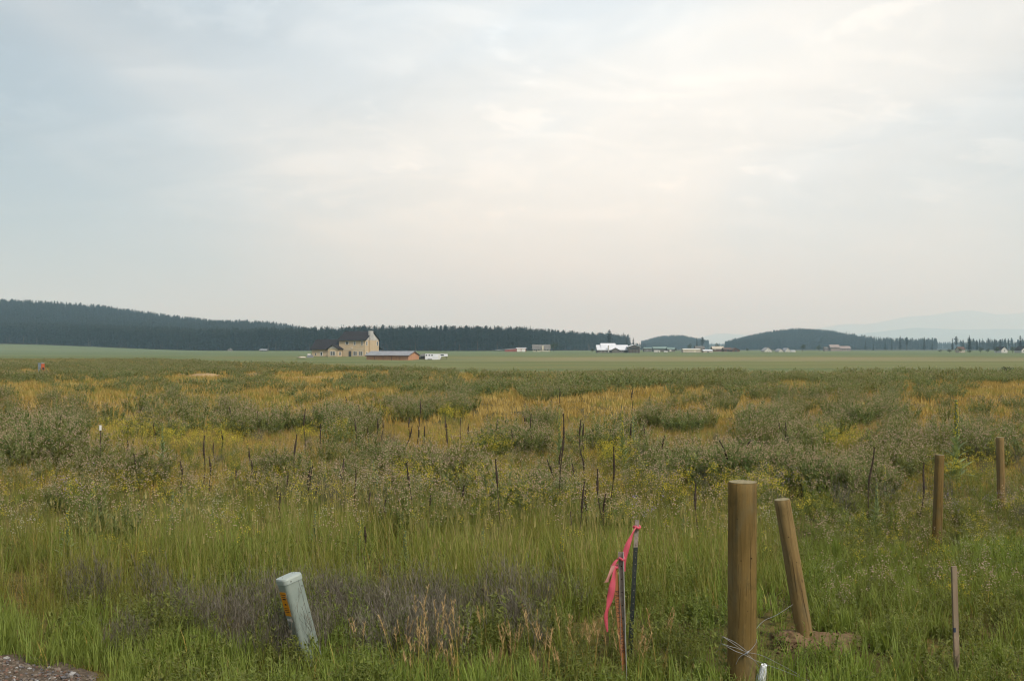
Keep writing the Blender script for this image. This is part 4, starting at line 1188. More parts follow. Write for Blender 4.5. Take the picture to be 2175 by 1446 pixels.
barn('barn', 'long green roofed barn right of the ranch house', 'barn', 1388, 1417, 746, 740.5, 736.2, 800, M['greywood'], M['greentin'], 'x', 10, doors=[(1398, 1402, 746, 741.6, 'darkdoor')])
barn('barn', 'lower green roofed barn joined at the end of the long one', 'barn', 1418, 1434, 746, 741.5, 738.0, 790, M['greywood'], M['greentin'], 'x', 9, doors=[(1422, 1426, 746, 742.4, 'whitewall')])
barn('shed', 'small shed with pale green roof nearest the ranch house', 'shed', 1368, 1384, 746.5, 740.2, 738.0, 780, M['greywood'], M['greentin'], 'x', 7, wins=[(1372, 1375, 744.6, 742.4)])
barn('camper', 'white camper van roofed box left of the tan metal barn, first of two', 'trailer', 1390, 1402, 748.8, 744.6, 744.2, 690, M['whitewall'], M['trimw'], 'flat', 2.5, o=.1, wins=[(1392, 1394.5, 747.2, 745.6)], doors=[(1397, 1399, 748.4, 745.4, 'greywood')])
barn('camper', 'small white box trailer left of the tan metal barn, second of two', 'trailer', 1411, 1418, 749.0, 746.0, 745.6, 690, M['whitewall'], M['trimw'], 'flat', 2.2, o=.1, wins=[(1413, 1415, 747.8, 746.6)])
barn('metal_barn', 'tan metal barn with a flat white roof in the middle of the far farms', 'barn', 1451, 1488, 749.2, 741.8, 740.6, 660, M['beige'], M['trimw'], 'x', 8, o=.15, doors=[(1474, 1477.5, 749, 743.6, 'cream'), (1456, 1462, 749, 743.6, 'beige')])
barn('metal_barn', 'pale shed with a white roof just right of the tan metal barn', 'shed', 1494.5, 1514, 749.2, 745.2, 742.6, 660, M['beige'], M['whitetin'], 'x', 7, o=.2, doors=[(1502, 1506, 749, 745.8, 'greywood')])
barn('barn', 'brown gabled barn standing behind the tan metal barn', 'barn', 1478, 1497, 746, 739.5, 735.2, 900, M['brownwood'], M['greywood'], 'x', 9, wins=[(1481, 1484, 742.5, 740.5), (1489, 1492, 742.5, 740.5)])
barn('house', 'brown house with a tan roof half hidden by a rounded tree', 'house', 1514, 1538, 747, 741, 735.5, 850, M['brownwood'], M['beige'], 'x', 9, wins=[(1517, 1520, 744, 742)])
barn('barn', 'dark brown low barn, left one of the joined pair', 'barn', 1538, 1555, 747, 742.5, 738.6, 800, M['brownwood'], M['brownwood'], 'x', 10, doors=[(1544, 1548, 747, 743, 'darkdoor')])
barn('barn', 'dark brown gabled barn, right one of the joined pair', 'barn', 1555, 1571, 747.5, 743, 739.0, 780, M['brownwood'], M['brownwood'], 'y', 10, doors=[(1561, 1565, 747, 743.6, 'darkdoor')])
for x0, x1, ye, yr, lb in [(1624, 1640, 744.6, 737.6, 'white steep gabled house, largest of the white gables below the wooded hill'), (1654, 1664, 745.2, 740.6, 'small white gabled house between two larger white gables'), (1668, 1680, 745, 738.8, 'white gabled house, rightmost of the three below the wooded hill')]:
    xm = (x0 + x1) / 2
    barn('gabled_house', lb, 'house', x0, x1, 748, ye, yr, 760, M['whitewall'], M['greytin'], 'y', 11, o=.3, wins=[(xm - 3, xm - 1, 747, 745), (xm + 1, xm + 3, 747, 745), (xm - 1, xm + 1, 743.6, 741.8)] if x1 - x0 > 11 else [(xm - 1, xm + 1, 746, 744)])
barn('camper', 'low white trailer parked right of the white gabled houses', 'trailer', 1681, 1690, 748, 745.2, 744.2, 740, M['whitewall'], M['whitetin'], 'flat', 2.5, o=.1, wins=[(1683, 1686, 747, 745.8)])
def ex(t, m, x0, Z):
    MB().gable(0, (1782 - x0) * m, -2, 6, -1, Z(737.6), Z(732.2), 'x').build('upper_wall', M['pinkgrey'], t)
    MB().roof(0, (1782 - x0) * m, -2, 6, Z(737.6), Z(732.0), 'x', .5, .5, .2).build('upper_roof', M['pinkgrey'], t)
    MB().gable((1752 - x0) * m, -.3, 0, 7, -1, Z(740.4), Z(737.2), 'x').build('garage_wall', M['pinkgrey'], t)
    MB().roof((1752 - x0) * m, -.8, 0, 7, Z(740.4), Z(737.0), 'x', .4, .4, .2).build('garage_roof', M['greywood'], t)
barn('house', 'large pinkish grey house with stepped roofs right of the wooded hill', 'house', 1763, 1807, 745.4, 740, 735.0, 1050, M['pinkgrey'], M['pinkgrey'], 'x', 10, o=.4, wins=[(1768, 1771, 742.5, 739.8), (1776, 1779, 742.5, 739.8), (1788, 1791, 743.5, 741), (1798, 1801, 743.5, 741)], extra=ex)
barn('cottage', 'brown roofed cottage half hidden behind a tall dark bush', 'house', 2038, 2050, 750, 742, 736.8, 640, M['beige'], M['brownwood'], 'x', 6, wins=[(2046, 2048, 746, 743.4)])
barn('cottage', 'white cottage with a dark roof between the round bushes', 'house', 2127, 2140, 750.5, 742.5, 736.2, 620, M['whitewall'], M['shingle'], 'y', 9, wins=[(2132, 2135, 746, 743)])
barn('cottage', 'white cottage with a dark roof cut by the right border of the picture', 'house', 2170, 2186, 750.5, 743, 735.5, 620, M['whitewall'], M['shingle'], 'y', 9, wins=[(2172.4, 2174.6, 747, 744)])
barn('shed', 'small shed with a pale roof far left of the farm house at the forest foot', 'shed', 551, 566, 746, 743.6, 741.4, 950, M['greywood'], M['greytin'], 'x', 6, doors=[(556, 559, 746, 744, 'darkdoor')])
barn('hut', 'tiny pale gabled hut at the forest foot, leftmost building', 'hut', 483.5, 491, 743.6, 743.0, 739.8, 1090, M['pinkgrey'], M['greywood'], 'y', 6, doors=[(486, 488.4, 743.6, 741.4, 'darkdoor')])

# ------------------------------------------------------------------ foreground things
def woodmat(name, a, b, dark):
    m, n = new_mat(name)
    tc = n.n('ShaderNodeTexCoord').outputs['Object']
    grain = n.noise(n.mapping(tc, scale=(38, 38, 1.6)), 1.0, 6, .62, .4)
    blot = n.noise(n.mapping(tc, scale=(5, 5, 2.2)), 1.0, 4, .55)
    c = n.mix(n.ramp(blot, .35, .68), a, b)
    c = n.mix(n.math('MULTIPLY', n.ramp(grain, .46, .70), .75), c, dark)
    moss = n.noise(n.mapping(tc, scale=(9, 9, 4)), 1.0, 7, .7, .5)
    c = n.mix(n.math('MULTIPLY', n.ramp(moss, .52, .70), .6), c, tuple(v * k for v, k in zip(dark, (1.05, 1.25, 1.1))))
    c = n.mix(n.math('MULTIPLY', n.ramp(n.noise(n.mapping(tc, scale=(60, 60, 14)), 1.0, 3, .6), .55, .75), .35), c, tuple(min(1, v * 1.5) for v in b))
    kn = n.n('ShaderNodeTexVoronoi'); n.set(kn.inputs['Vector'], n.mapping(tc, scale=(1, 1, .55))); kn.inputs['Scale'].default_value = 7.5
    c = n.mix(n.ramp(kn.outputs['Distance'], .085, .03), c, dark)
    grey = n.noise(n.mapping(tc, scale=(3.5, 3.5, 1.3), loc=(2, 5, 1)), 1.0, 6, .65, .6)
    c = n.mix(n.math('MULTIPLY', n.ramp(grey, .45, .68), .45), c, (.125, .115, .070))
    bs = n.n('ShaderNodeBsdfPrincipled'); n.set(bs.inputs['Base Color'], c)
    bs.inputs['Roughness'].default_value = .85; bs.inputs['Specular IOR Level'].default_value = .15
    bp = n.n('ShaderNodeBump'); bp.inputs['Strength'].default_value = .5; bp.inputs['Distance'].default_value = .006
    n.set(bp.inputs['Height'], grain); n.set(bs.inputs['Normal'], bp.outputs[0])
    o = n.n('ShaderNodeOutputMaterial'); n.t.links.new(bs.outputs[0], o.inputs[0])
    return m

M['treated'] = woodmat('treated_post_wood', (.125, .083, .027), (.165, .108, .037), (.058, .038, .014))
M['palepost'] = woodmat('pale_post_wood', (.175, .118, .048), (.215, .148, .062), (.08, .053, .023))
M['endgrain'] = surf('end_grain', (.17, .15, .09), (.27, .23, .14), 45, .9, .1, .4, 80)
M['crack'] = surf('drying_crack', (.035, .024, .013), None, rough=.95, spec=.05)
M['lath'] = woodmat('orange_brown_lath', (.27, .105, .042), (.31, .13, .055), (.19, .078, .032))
M['stakewood'] = woodmat('grey_brown_stake', (.20, .150, .105), (.245, .190, .14), (.12, .088, .062))
M['steel'] = surf('galvanised_steel', (.30, .30, .29), (.42, .42, .40), 22, .5, .5, metallic=.3)
M['rusty'] = surf('weathered_steel', (.19, .16, .14), (.28, .24, .21), 26, .7, .3, metallic=.2)
M['blackpaint'] = surf('black_green_paint', (.018, .024, .022), (.030, .036, .032), 20, .55, .3)
M['pink'] = leafmat('pink_flagging', [(.92, .205, .300), (.94, .25, .34), (.90, .19, .28)], .5, .35, spec=.4)
M['pinkpale'] = leafmat('faded_pink_flagging', [(.86, .46, .44), (.88, .50, .48), (.85, .44, .42)], .4, .4, spec=.4)
M['ink'] = surf('marker_ink', (.055, .030, .026), None, rough=.8)
M['blueink'] = surf('blue_mark', (.02, .03, .06), None, rough=.7)
M['pedgrey'] = surf('pedestal_grey_green', (.170, .205, .186), (.200, .235, .212), 7, .5, .35, .08, 60)
M['pedcap'] = surf('pedestal_cap', (.27, .31, .29), (.31, .35, .33), 6, .45, .4)
M['orange'] = surf('orange_sticker', (.46, .185, .004), (.52, .22, .008), 12, .5, .3)
M['zincwire'] = surf('zinc_wire', (.24, .25, .265), (.32, .33, .35), 50, .45, .5, metallic=.5)
M['plastic'] = surf('crumpled_clear_plastic', (.62, .64, .70), (.78, .80, .84), 26, .18, .7, .4, 60)
M['bluegrey'] = surf('blue_grey_metal', (.20, .25, .31), (.28, .33, .38), 3, .5, .4)
M['redorange'] = surf('faded_red_panel', (.36, .085, .035), (.44, .12, .05), 2, .7, .2)
M['gravel'] = surf('shoulder_gravel', (.072, .056, .042), (.120, .095, .074), 26, .95, .05, .9, 60, coord='Object')

def lean_frame(xb, yb, xt, yt, d=None, yaw=0.0, sink=.15):
    """matrix at the foot (pixel xb,yb) whose z axis points at the top pixel, and the length to it"""
    b = G(xb, yb) if d is None else G(xb, yb, d)
    t = at(xt, yt, b.y)
    v = t - b
    a = math.atan2(v.x, v.z)
    return Matrix.Translation(b) @ Matrix.Rotation(a, 4, 'Y') @ Matrix.Rotation(yaw, 4, 'Z'), v.length

def root(name, mtx):
    o = bpy.data.objects.new(name, None); o.empty_display_size = .2; COL.objects.link(o); o.matrix_world = mtx
    return o

def round_post(name, label, xb, yb, xt, yt, r0, r1, mat, seed, cracks=2, d=None, tilt=0.0, knots=()):
    mtx, L = lean_frame(xb, yb, xt, yt, d)
    o = root(name, mtx)
    seg, nr = 28, 22; r_ = np.random.default_rng(seed)
    zs = np.concatenate([[-.3], np.linspace(0, L - .005, nr), [L]])
    rr = np.interp(zs, [0, L], [r0, r1]) * (1 + .018 * (r_.random(len(zs)) - .5)); rr[-1] -= .004
    ph = r_.random(3) * 6
    V = []
    for z, r in zip(zs, rr):
        for k in range(seg):
            a = 6.2832 * k / seg; q = r * (1 + .018 * math.sin(2 * a + ph[0]) + .012 * math.sin(3 * a + ph[1] + z * 1.7))
            V.append((q * math.cos(a), q * math.sin(a), z + (tilt * q * math.cos(a) if z > L - .02 else 0)))
    nz = len(zs); Fc = []
    for i in range(nz - 1):
        for k in range(seg): Fc.append((i * seg + k, i * seg + (k + 1) % seg, (i + 1) * seg + (k + 1) % seg, (i + 1) * seg + k))
    Fc.append(tuple((nz - 1) * seg + k for k in range(seg)))
    sh = link('shaft', mesh_from('shaft', V, Fc, mat, smooth=True), o)
    sh.data.polygons[-1].use_smooth = False
    eg = MB(); R1 = rr[-1] * .985
    ring = [(R1 * math.cos(6.2832 * k / seg), R1 * math.sin(6.2832 * k / seg), L + .002 + tilt * R1 * math.cos(6.2832 * k / seg)) for k in range(seg)]
    eg.add(ring + [(x, y, z + .003) for x, y, z in ring], [tuple(range(seg, 2 * seg))] + [(k, (k + 1) % seg, (k + 1) % seg + seg, k + seg) for k in range(seg)])
    eg.build('end_grain', M['endgrain'], o)
    for c in range(cracks):
        a = -math.pi / 2 + r_.uniform(-.9, .9); z0 = r_.uniform(.1, .5) * L; z1 = z0 + r_.uniform(.25, .5) * L; z1 = min(z1, L - .01)
        pts = []; n_ = 14
        for i in range(n_ + 1):
            z = z0 + (z1 - z0) * i / n_; r = float(np.interp(z, [0, L], [r0, r1])) * 1.001; aa = a + .05 * math.sin(z * 9 + c) + r_.normal(0, .006)
            pts.append((r * math.cos(aa), r * math.sin(aa), z))
        MB().tube(pts, [.0004 + .0014 * math.sin(math.pi * i / n_) for i in range(n_ + 1)], 5).build('crack', M['crack'], o)
    for (kx, kz, kr) in knots:
        r = float(np.interp(kz * L, [0, L], [r0, r1])); a = -math.pi / 2 + math.asin(max(-.95, min(.95, kx)))
        c = Vector((r * math.cos(a), r * math.sin(a), kz * L)); q = Vector((math.cos(a), math.sin(a), 0))
        MB().tube([c - q * .004, c + q * .0015, c + q * .0022], [kr, kr, kr * .5], 9).build('knot', M['crack'], o)
    return tag(o, label, 'post', 'wooden fence posts')

round_post('fence_post', 'thick upright wooden corner post wrapped with loose wire near its foot', 1576, 1478, 1577, 1024, .109, .106, M['treated'], 1, 4, knots=((-.30, .650, .005), (.42, .66, .006), (-.55, .84, .004), (.15, .42, .003)))
round_post('fence_post', 'leaning wooden post standing in a heap of dug earth', 1712, 1366, 1661, 1061, .073, .067, M['palepost'], 2, 2, tilt=-.05, knots=((.3, .57, .004), (.32, .37, .004), (-.2, .75, .005)))
round_post('fence_post', 'upright wooden post in front of the big green mullein plant', 1989, 1176, 1996, 966, .062, .058, M['treated'], 3, 1)
round_post('fence_post', 'slim wooden post farthest from the road by the right border', 2127, 1090, 2124, 929, .060, .058, M['palepost'], 4, 1)

# dug earth round the leaning post
def heap(name, x, y, w, h, dep, mat, label, seed, sub=4):
    p = G(x, y); bm = bmesh.new(); bmesh.ops.create_icosphere(bm, subdivisions=sub, radius=1)
    for v in bm.verts:
        c = v.co.copy()
        n1 = float(vnoise(c.x * 2 + seed, c.y * 2 + c.z, 1, 61)); n2 = float(vnoise(c.x * 6 + seed, c.y * 6 + c.z * 4, 1, 62)); n3 = float(vnoise(c.x * 15 + seed, c.y * 15 + c.z * 9, 1, 63))
        k = .72 + .42 * n1 + .22 * n2 + .12 * n3
        v.co = Vector((c.x * w / 2 * k, c.y * dep / 2 * k, max(c.z, -.2) * h * k))
    me = bpy.data.meshes.new(name); bm.to_mesh(me); bm.free(); me.materials.append(mat)
    return tag(link(name, me, None, p), label, 'mound')
heap('earth_heap', 1768, 1367, .58, .075, .44, M['dirtdark'], 'crumbly heap of dug brown earth right of the leaning post', 3)
heap('earth_heap', 1684, 1365, .32, .085, .36, M['dirtdark'], 'smaller heap of dug brown earth left of the leaning post', 8)
heap('earth_heap', 2048, 1186, .34, .07, .25, M['dirtdark'], 'little heap of earth beside the post in front of the mullein', 12, 3)

def build_clods():
    me_ = []
    for i in range(3):
        bm = bmesh.new(); bmesh.ops.create_icosphere(bm, subdivisions=1, radius=1)
        for v in bm.verts: v.co *= random.uniform(.65, 1.3); v.co.z *= .7
        q = bpy.data.meshes.new('clod'); bm.to_mesh(q); bm.free(); q.materials.append(M['dirtdark']); me_.append(q)
    k = 420; uu = np.concatenate([rng.normal(1766, 46, k // 2), rng.normal(1690, 34, k // 2)]); vv = np.concatenate([rng.normal(1370, 13, k // 2), rng.normal(1368, 11, k // 2)]); d = CH * F / (vv - HY); X = (uu - CX) / F * d
    inn = np.exp(-((uu - 1768) / 60) ** 2 - ((vv - 1366) / 14) ** 2) * .05 + np.exp(-((uu - 1684) / 36) ** 2 - ((vv - 1364) / 12) ** 2) * .06
    scatter('earth_clods', 'crumbled clods of brown earth strewn round the leaning post', 'clods', np.stack([X, d, H(X, d) + .008 + inn], -1), U(0, 6.28, k), U(0, 1, k), U(.006, .024, k), rng.integers(0, 3, k), me_)
build_clods()

# steel posts and survey stakes
def build_stakes():
    mtx, L = lean_frame(1337, 1408, 1353, 1104, yaw=R(18))
    o = root('steel_post', mtx)
    def tsec(mb, z0, z1, g=0.0):
        mb.box(-.019 - g, .019 + g, -.004 - g, .001 + g, z0, z1); mb.box(-.0028 - g, .0028 + g, .001 + g, .030 + g, z0, z1); return mb
    split = L - .225
    tsec(MB(), -.3, split).build('shaft', M['blackpaint'], o)
    tsec(MB(), split + .001, L, -.0003).build('bare_top', M['rusty'], o)
    z = .12
    while z < L - .03:
        MB().tube([(0, -.004, z), (0, -.013, z + .004)], [.0035, .003], 6).build('stud', M['rusty'], o); z += .054
    tag(o, 'black painted steel T post with a bare grey top and pink ribbon', 'post')
    mtx, L = lean_frame(1327, 1462, 1319, 1172, yaw=R(-12))
    o = root('channel_post', mtx)
    MB().box(-.0165, .0165, .0, .0035, -.3, L).build('web', M['rusty'], o)
    MB().box(-.020, -.0166, -.016, .0035, -.3, L).build('flange', M['rusty'], o)
    MB().box(.0166, .0205, -.022, .0035, -.3, L).build('flange', M['steel'], o)
    for i in range(9): MB().tube([(0, -.0005, .15 + i * .1), (0, -.002, .15 + i * .1)], .005, 8).build('bolt_hole', M['crack'], o)
    tag(o, 'grey steel channel post between the marked wooden stake and the black post', 'post')
    mtx, L = lean_frame(1330, 1462, 1304, 1198, yaw=R(8))
    o = root('survey_stake', mtx)
    MB().box(-.020, .020, -.006, .006, -.3, L - .01).build('lath', M['lath'], o)
    MB().box(-.019, .019, -.0055, .0055, L - .0099, L).build('top_end', M['endgrain'], o)
    cu = bpy.data.curves.new('lettering', 'FONT'); cu.body = 'PROPERTY CORNER'; cu.size = .043; cu.align_x = 'LEFT'; cu.align_y = 'CENTER'; cu.materials.append(M['ink']); cu.extrude = .0004; cu.space_character = 1.3
    tmp = bpy.data.objects.new('lettering_curve', cu); lm = bpy.data.meshes.new_from_object(tmp); bpy.data.objects.remove(tmp)
    tx = bpy.data.objects.new('lettering', lm); COL.objects.link(tx); tx.parent = o
    tx.matrix_local = Matrix.Translation((-.002, -.0068, L - .20)) @ Matrix.Rotation(R(90), 4, 'X') @ Matrix.Rotation(R(-90), 4, 'Z')
    tag(o, 'orange brown survey stake lettered PROPERTY CORNER with pink ribbon', 'stake')
    mtx, L = lean_frame(2034, 1468, 2026, 1202, yaw=R(12))
    o = root('wooden_stake', mtx)
    MB().box(-.021, .021, -.009, .009, -.3, L - .015).build('lath', M['stakewood'], o)
    MB().box(-.019, .019, -.008, .008, L - .0149, L).build('worn_tip', M['stakewood'], o)
    MB().box(-.0213, -.006, -.0096, .0, L * .50 - .02, L * .50 + .014).build('blue_mark', M['blueink'], o)
    tag(o, 'thin bare wooden stake cut by the bottom border on the right', 'stake')
    mtx, L = lean_frame(212, 1012, 213, 903)
    o = root('marker_stake', mtx)
    MB().tube([(0, 0, -.3), (.01, 0, L * .5), (0, 0, L - .1)], [.011, .010, .009], 7).build('shaft', M['stalk'], o)
    MB().tube([(0, 0, L - .1), (0, 0, L - .005), (0, 0, L)], [.026, .026, .018], 10).build('white_cap', M['trimw'], o)
    tag(o, 'thin dark stake with a small white cap among the yellow flowers', 'stake')

build_stakes()

def ribbon(name, label, pts, widths, d, mat, mat2=None, knot=None):
    P = [at(x, y, d + dz) for x, y, dz in pts]
    n_ = len(P); sub = 5; Q = []; W = []
    for i in range(n_ - 1):
        p0, p1, p2, p3 = P[max(i - 1, 0)], P[i], P[i + 1], P[min(i + 2, n_ - 1)]
        for j in range(sub):
            t = j / sub
            Q.append(.5 * ((2 * p1) + (p2 - p0) * t + (2 * p0 - 5 * p1 + 4 * p2 - p3) * t * t + (3 * p1 - p0 - 3 * p2 + p3) * t ** 3)); W.append(widths[i] * (1 - t) + widths[i + 1] * t)
    Q.append(P[-1]); W.append(widths[-1])
    V = []; F_ = []
    for i, (q, w_) in enumerate(zip(Q, W)):
        tw = .5 * math.sin(i * .45) + .25
        s = Vector((math.cos(tw), math.sin(tw), 0)) * w_ / 2; nrm = Vector((-math.sin(tw), math.cos(tw), 0)) * .0006
        cup = Vector((0, -.004 * math.sin(i * .8), 0))
        V += [q - s + nrm, q + cup + nrm, q + s + nrm, q + s - nrm, q + cup - nrm, q - s - nrm]
    m = len(Q)
    for i in range(m - 1):
        a, b = i * 6, i * 6 + 6
        for k in range(6): F_.append((a + k, a + (k + 1) % 6, b + (k + 1) % 6, b + k))
    o = empty(name, P[0]); V = [v - P[0] for v in V]
    h = len(F_) * 3 // 5 if mat2 else len(F_)
    link('tail', mesh_from('tail', V, F_, [mat] + ([mat2] if mat2 else []), mi=[0 if i < h else 1 for i in range(len(F_))], smooth=True), o)
    if knot:
        kx, ky, r, hh = knot; c = at(kx, ky, d) - P[0]; mb = MB(); ring = []
        for k in range(17):
            a = 6.2832 * k / 16; ring.append((c.x + r * math.cos(a), c.y + r * math.sin(a) + .012, c.z + .006 * math.sin(a * 2)))
        mb.tube(ring, hh, 6, cap=False); mb.build('wrap', mat, o, smooth=True)
        kb = MB(); kb.tube([(c.x - .012, c.y - r, c.z + .008), (c.x, c.y - r - .01, c.z), (c.x + .014, c.y - r, c.z - .008)], [.004, .010, .005], 8); kb.build('knot', mat, o, smooth=True)
    return tag(o, label, 'ribbon', 'pink survey ribbons')

dT = G(1337, 1408).y; dU = G(1327, 1462).y
ribbon('flagging_ribbon', 'bright pink ribbon tied at the top of the black steel post', [(1351, 1119, -.04), (1342, 1136, -.07), (1333, 1158, -.09), (1327, 1182, -.10), (1325, 1213, -.10)], [.014, .030, .046, .048, .034], dT, M['pink'], None, (1353, 1119, .026, .011))
ribbon('flagging_ribbon', 'short pink ribbon fading to pale at its end on the channel post', [(1324, 1186, -.03), (1314, 1186, -.05), (1306, 1194, -.06), (1298, 1213, -.07), (1288, 1236, -.07)], [.018, .020, .026, .034, .038], dU, M['pink'], M['pinkpale'], (1320, 1186, .024, .009))
ribbon('flagging_ribbon', 'long bright pink ribbon hanging from the lettered survey stake', [(1306, 1203, -.04), (1303, 1226, -.06), (1299, 1252, -.07), (1294, 1280, -.07), (1287, 1308, -.07), (1290, 1341, -.06)], [.024, .040, .052, .048, .034, .012], G(1330, 1462).y, M['pink'], None, (1306, 1203, .024, .011))

# loose wire round the corner post ---------------------------------------------------
def build_wire():
    d = G(1576, 1478).y; f = d - .125
    o = empty('fence_wire', at(1585, 1395, f)); o0 = o.location.copy()
    S = [[(1535, 1351, f), (1566, 1372, f - .01), (1586, 1387, f), (1604, 1404, f), (1613, 1416, f + .02)],
         [(1535, 1351, f), (1562, 1364, f - .01), (1586, 1382, f - .01), (1592, 1388, f)],
         [(1533, 1366, f), (1560, 1381, f - .01), (1580, 1389, f - .01), (1610, 1404, f), (1660, 1422, f + .1), (1726, 1448, f + .2)],
         [(1533, 1366, f), (1548, 1371, f - .01), (1566, 1376, f - .01), (1586, 1384, f), (1620, 1392, f + .05), (1672, 1418, f + .15), (1700, 1434, f + .2)],
         [(1563, 1410, f), (1572, 1394, f - .01), (1590, 1383, f - .01), (1601, 1372, f + .03), (1607, 1360, f + .08), (1604, 1340, f + .15), (1622, 1318, f + .4), (1650, 1305, f + .7), (1684, 1283, f + 1.1)],
         [(1535, 1351, f), (1528, 1374, f + .05), (1520, 1386, f + .1)]]
    for pts in S:
        P = [at(*p) - o0 for p in pts]; Q = []
        for i in range(len(P) - 1):
            p0, p1, p2, p3 = P[max(i - 1, 0)], P[i], P[i + 1], P[min(i + 2, len(P) - 1)]
            for j in range(6):
                t = j / 6; Q.append(.5 * ((2 * p1) + (p2 - p0) * t + (2 * p0 - 5 * p1 + 4 * p2 - p3) * t * t + (3 * p1 - p0 - 3 * p2 + p3) * t ** 3))
        Q.append(P[-1]); MB().tube(Q, .0015, 5).build('strand', M['zincwire'], o, smooth=True)
    a = at(1586, 1385, f) - o0
    MB().tube([a + Vector((-.02, -.006, -.012)), a + Vector((0, -.012, 0)), a + Vector((.014, -.006, .012))], [.004, .008, .004], 7).build('twist', M['zincwire'], o)
    tag(o, 'loose silvery wire tangled across the foot of the thick corner post', 'wire')
    p = at(1618, 1434, f + .05); bm = bmesh.new(); bmesh.ops.create_cone(bm, cap_ends=True, segments=22, radius1=.036, radius2=.020, depth=.15)
    bmesh.ops.subdivide_edges(bm, edges=bm.edges[:], cuts=2)
    for v in bm.verts:
        n_ = float(vnoise(v.co.x * 60 + 4, v.co.z * 40 + v.co.y * 55, 1, 64)) - .5
        v.co += Vector((v.co.x, v.co.y, 0)) * n_ * 1.2 + Vector((0, 0, n_ * .012))
    w_ = empty('plastic_bottle', p, rot=(R(8), R(14), 0)); me = bpy.data.meshes.new('body'); bm.to_mesh(me); bm.free(); me.materials.append(M['plastic']); link('body', me, w_)
    MB().tube([(0, 0, .07), (.002, 0, .088), (.004, 0, .094)], [.016, .016, .010], 9).build('neck', M['plastic'], w_)
    tag(w_, 'crumpled clear plastic bottle caught in the wire by the corner post', 'bottle')

build_wire()

# leaning utility pedestal --------------------------------------------------------------
def build_pedestal():
    b = G(661, 1404); top = at(616, 1222, b.y); v = top - b; L = v.length
    o = root('utility_pedestal', Matrix.Translation(b) @ Matrix.Rotation(math.atan2(v.x, v.z), 4, 'Y') @ Matrix.Rotation(R(4), 4, 'X') @ Matrix.Rotation(R(44), 4, 'Z'))
    def sec(a, b_, r, k=6):
        out_ = []
        for cx, cy_, a0 in ((a / 2 - r, b_ / 2 - r, 0), (-a / 2 + r, b_ / 2 - r, 90), (-a / 2 + r, -b_ / 2 + r, 180), (a / 2 - r, -b_ / 2 + r, 270)):
            for j in range(k + 1):
                q = R(a0 + 90 * j / k); out_.append((cx + r * math.cos(q), cy_ + r * math.sin(q)))
        return out_
    def loft(rings):
        mb = MB(); n_ = len(rings[0]); V = [p for r_ in rings for p in r_]; F_ = []
        for i in range(len(rings) - 1):
            for k in range(n_): F_.append((i * n_ + k, i * n_ + (k + 1) % n_, (i + 1) * n_ + (k + 1) % n_, (i + 1) * n_ + k))
        F_.append(tuple(range(n_))[::-1]); F_.append(tuple((len(rings) - 1) * n_ + k for k in range(n_)))
        return mb.add(V, F_)
    A, B = .172, .150
    ring = lambda a, b_, r, z: [(x, y, z) for x, y in sec(a, b_, r)]
    loft([ring(A, B, .035, -.25), ring(A, B, .035, L - .035)]).build('body', M['pedgrey'], o, smooth=False)
    cp = loft([ring(A + .012, B + .012, .040, L - .034), ring(A + .014, B + .014, .042, L), ring(A + .006, B + .006, .040, L + .012), ring(A - .03, B - .03, .03, L + .017)]).build('cap', M['pedcap'], o)
    MB().box(-A / 2 - .0022, -A / 2 - .0006, -.040, .046, L - .30, L - .095).build('warning_sticker', M['orange'], o)
    st = o.children[-1]
    for z, h_, y0, y1 in ((L - .118, .006, -.028, .034), (L - .135, .006, -.028, .034), (L - .155, .012, -.02, .026), (L - .20, .014, -.012, .014), (L - .235, .005, -.028, .034), (L - .25, .005, -.028, .034), (L - .265, .005, -.028, .034)):
        MB().box(-A / 2 - .0032, -A / 2 - .0023, y0, y1, z - h_ / 2, z + h_ / 2).build('lettering_line', M['ink'], st)
    MB().box(-A / 2 - .0022, -A / 2 - .0006, -.036, .04, L - .345, L - .325).build('paper_band', M['greyshake'], o)
    MB().box(.036, .0375, -B / 2 - .0012, -B / 2 - .0004, .05, L - .036).build('seam', M['crack'], o)
    for x, z in ((.056, L - .09), (.058, L - .32), (-.035, L - .0)):
        MB().tube([(x, -B / 2 - (.0085 if z == L else .0005), z - (.018 if z == L else 0)), (x, -B / 2 - (.0105 if z == L else .003), z - (.018 if z == L else 0))], .0045, 8).build('screw', M['crack'], o)
    for x, y in ((-.055, .0), (.055, .02)): MB().tube([(x, y, L + .0165), (x, y, L + .0185)], .005, 8).build('screw', M['crack'], o)
    tag(o, 'leaning pale grey green utility pedestal with an orange sticker', 'pedestal')

build_pedestal()

def build_marker_box():
    d = 97.0; m = d / F
    o = empty('equipment_cabinet', G(88, 0, d), R(-22)); o.location.z -= .05
    MB().box(-.26, .16, -.16, .16, 0, 1.25).build('body', M['bluegrey'], o)
    MB().box(.165, .21, -.19, .19, .18, 1.20).build('red_panel', M['redorange'], o)
    MB().box(-.30, .20, -.20, .20, 1.253, 1.30).build('lid', M['pedcap'], o)
    for z in (.4, .62, .86): MB().box(-.2, .1, -.20, -.163, z, z + .06).build('handle', M['pedcap'], o)
    MB().box(.212, .23, -.1, .1, .6, .85).build('handle', M['blackpaint'], o)
    tag(o, 'blue grey equipment cabinet with a faded red side far left in the weeds', 'cabinet')
build_marker_box()

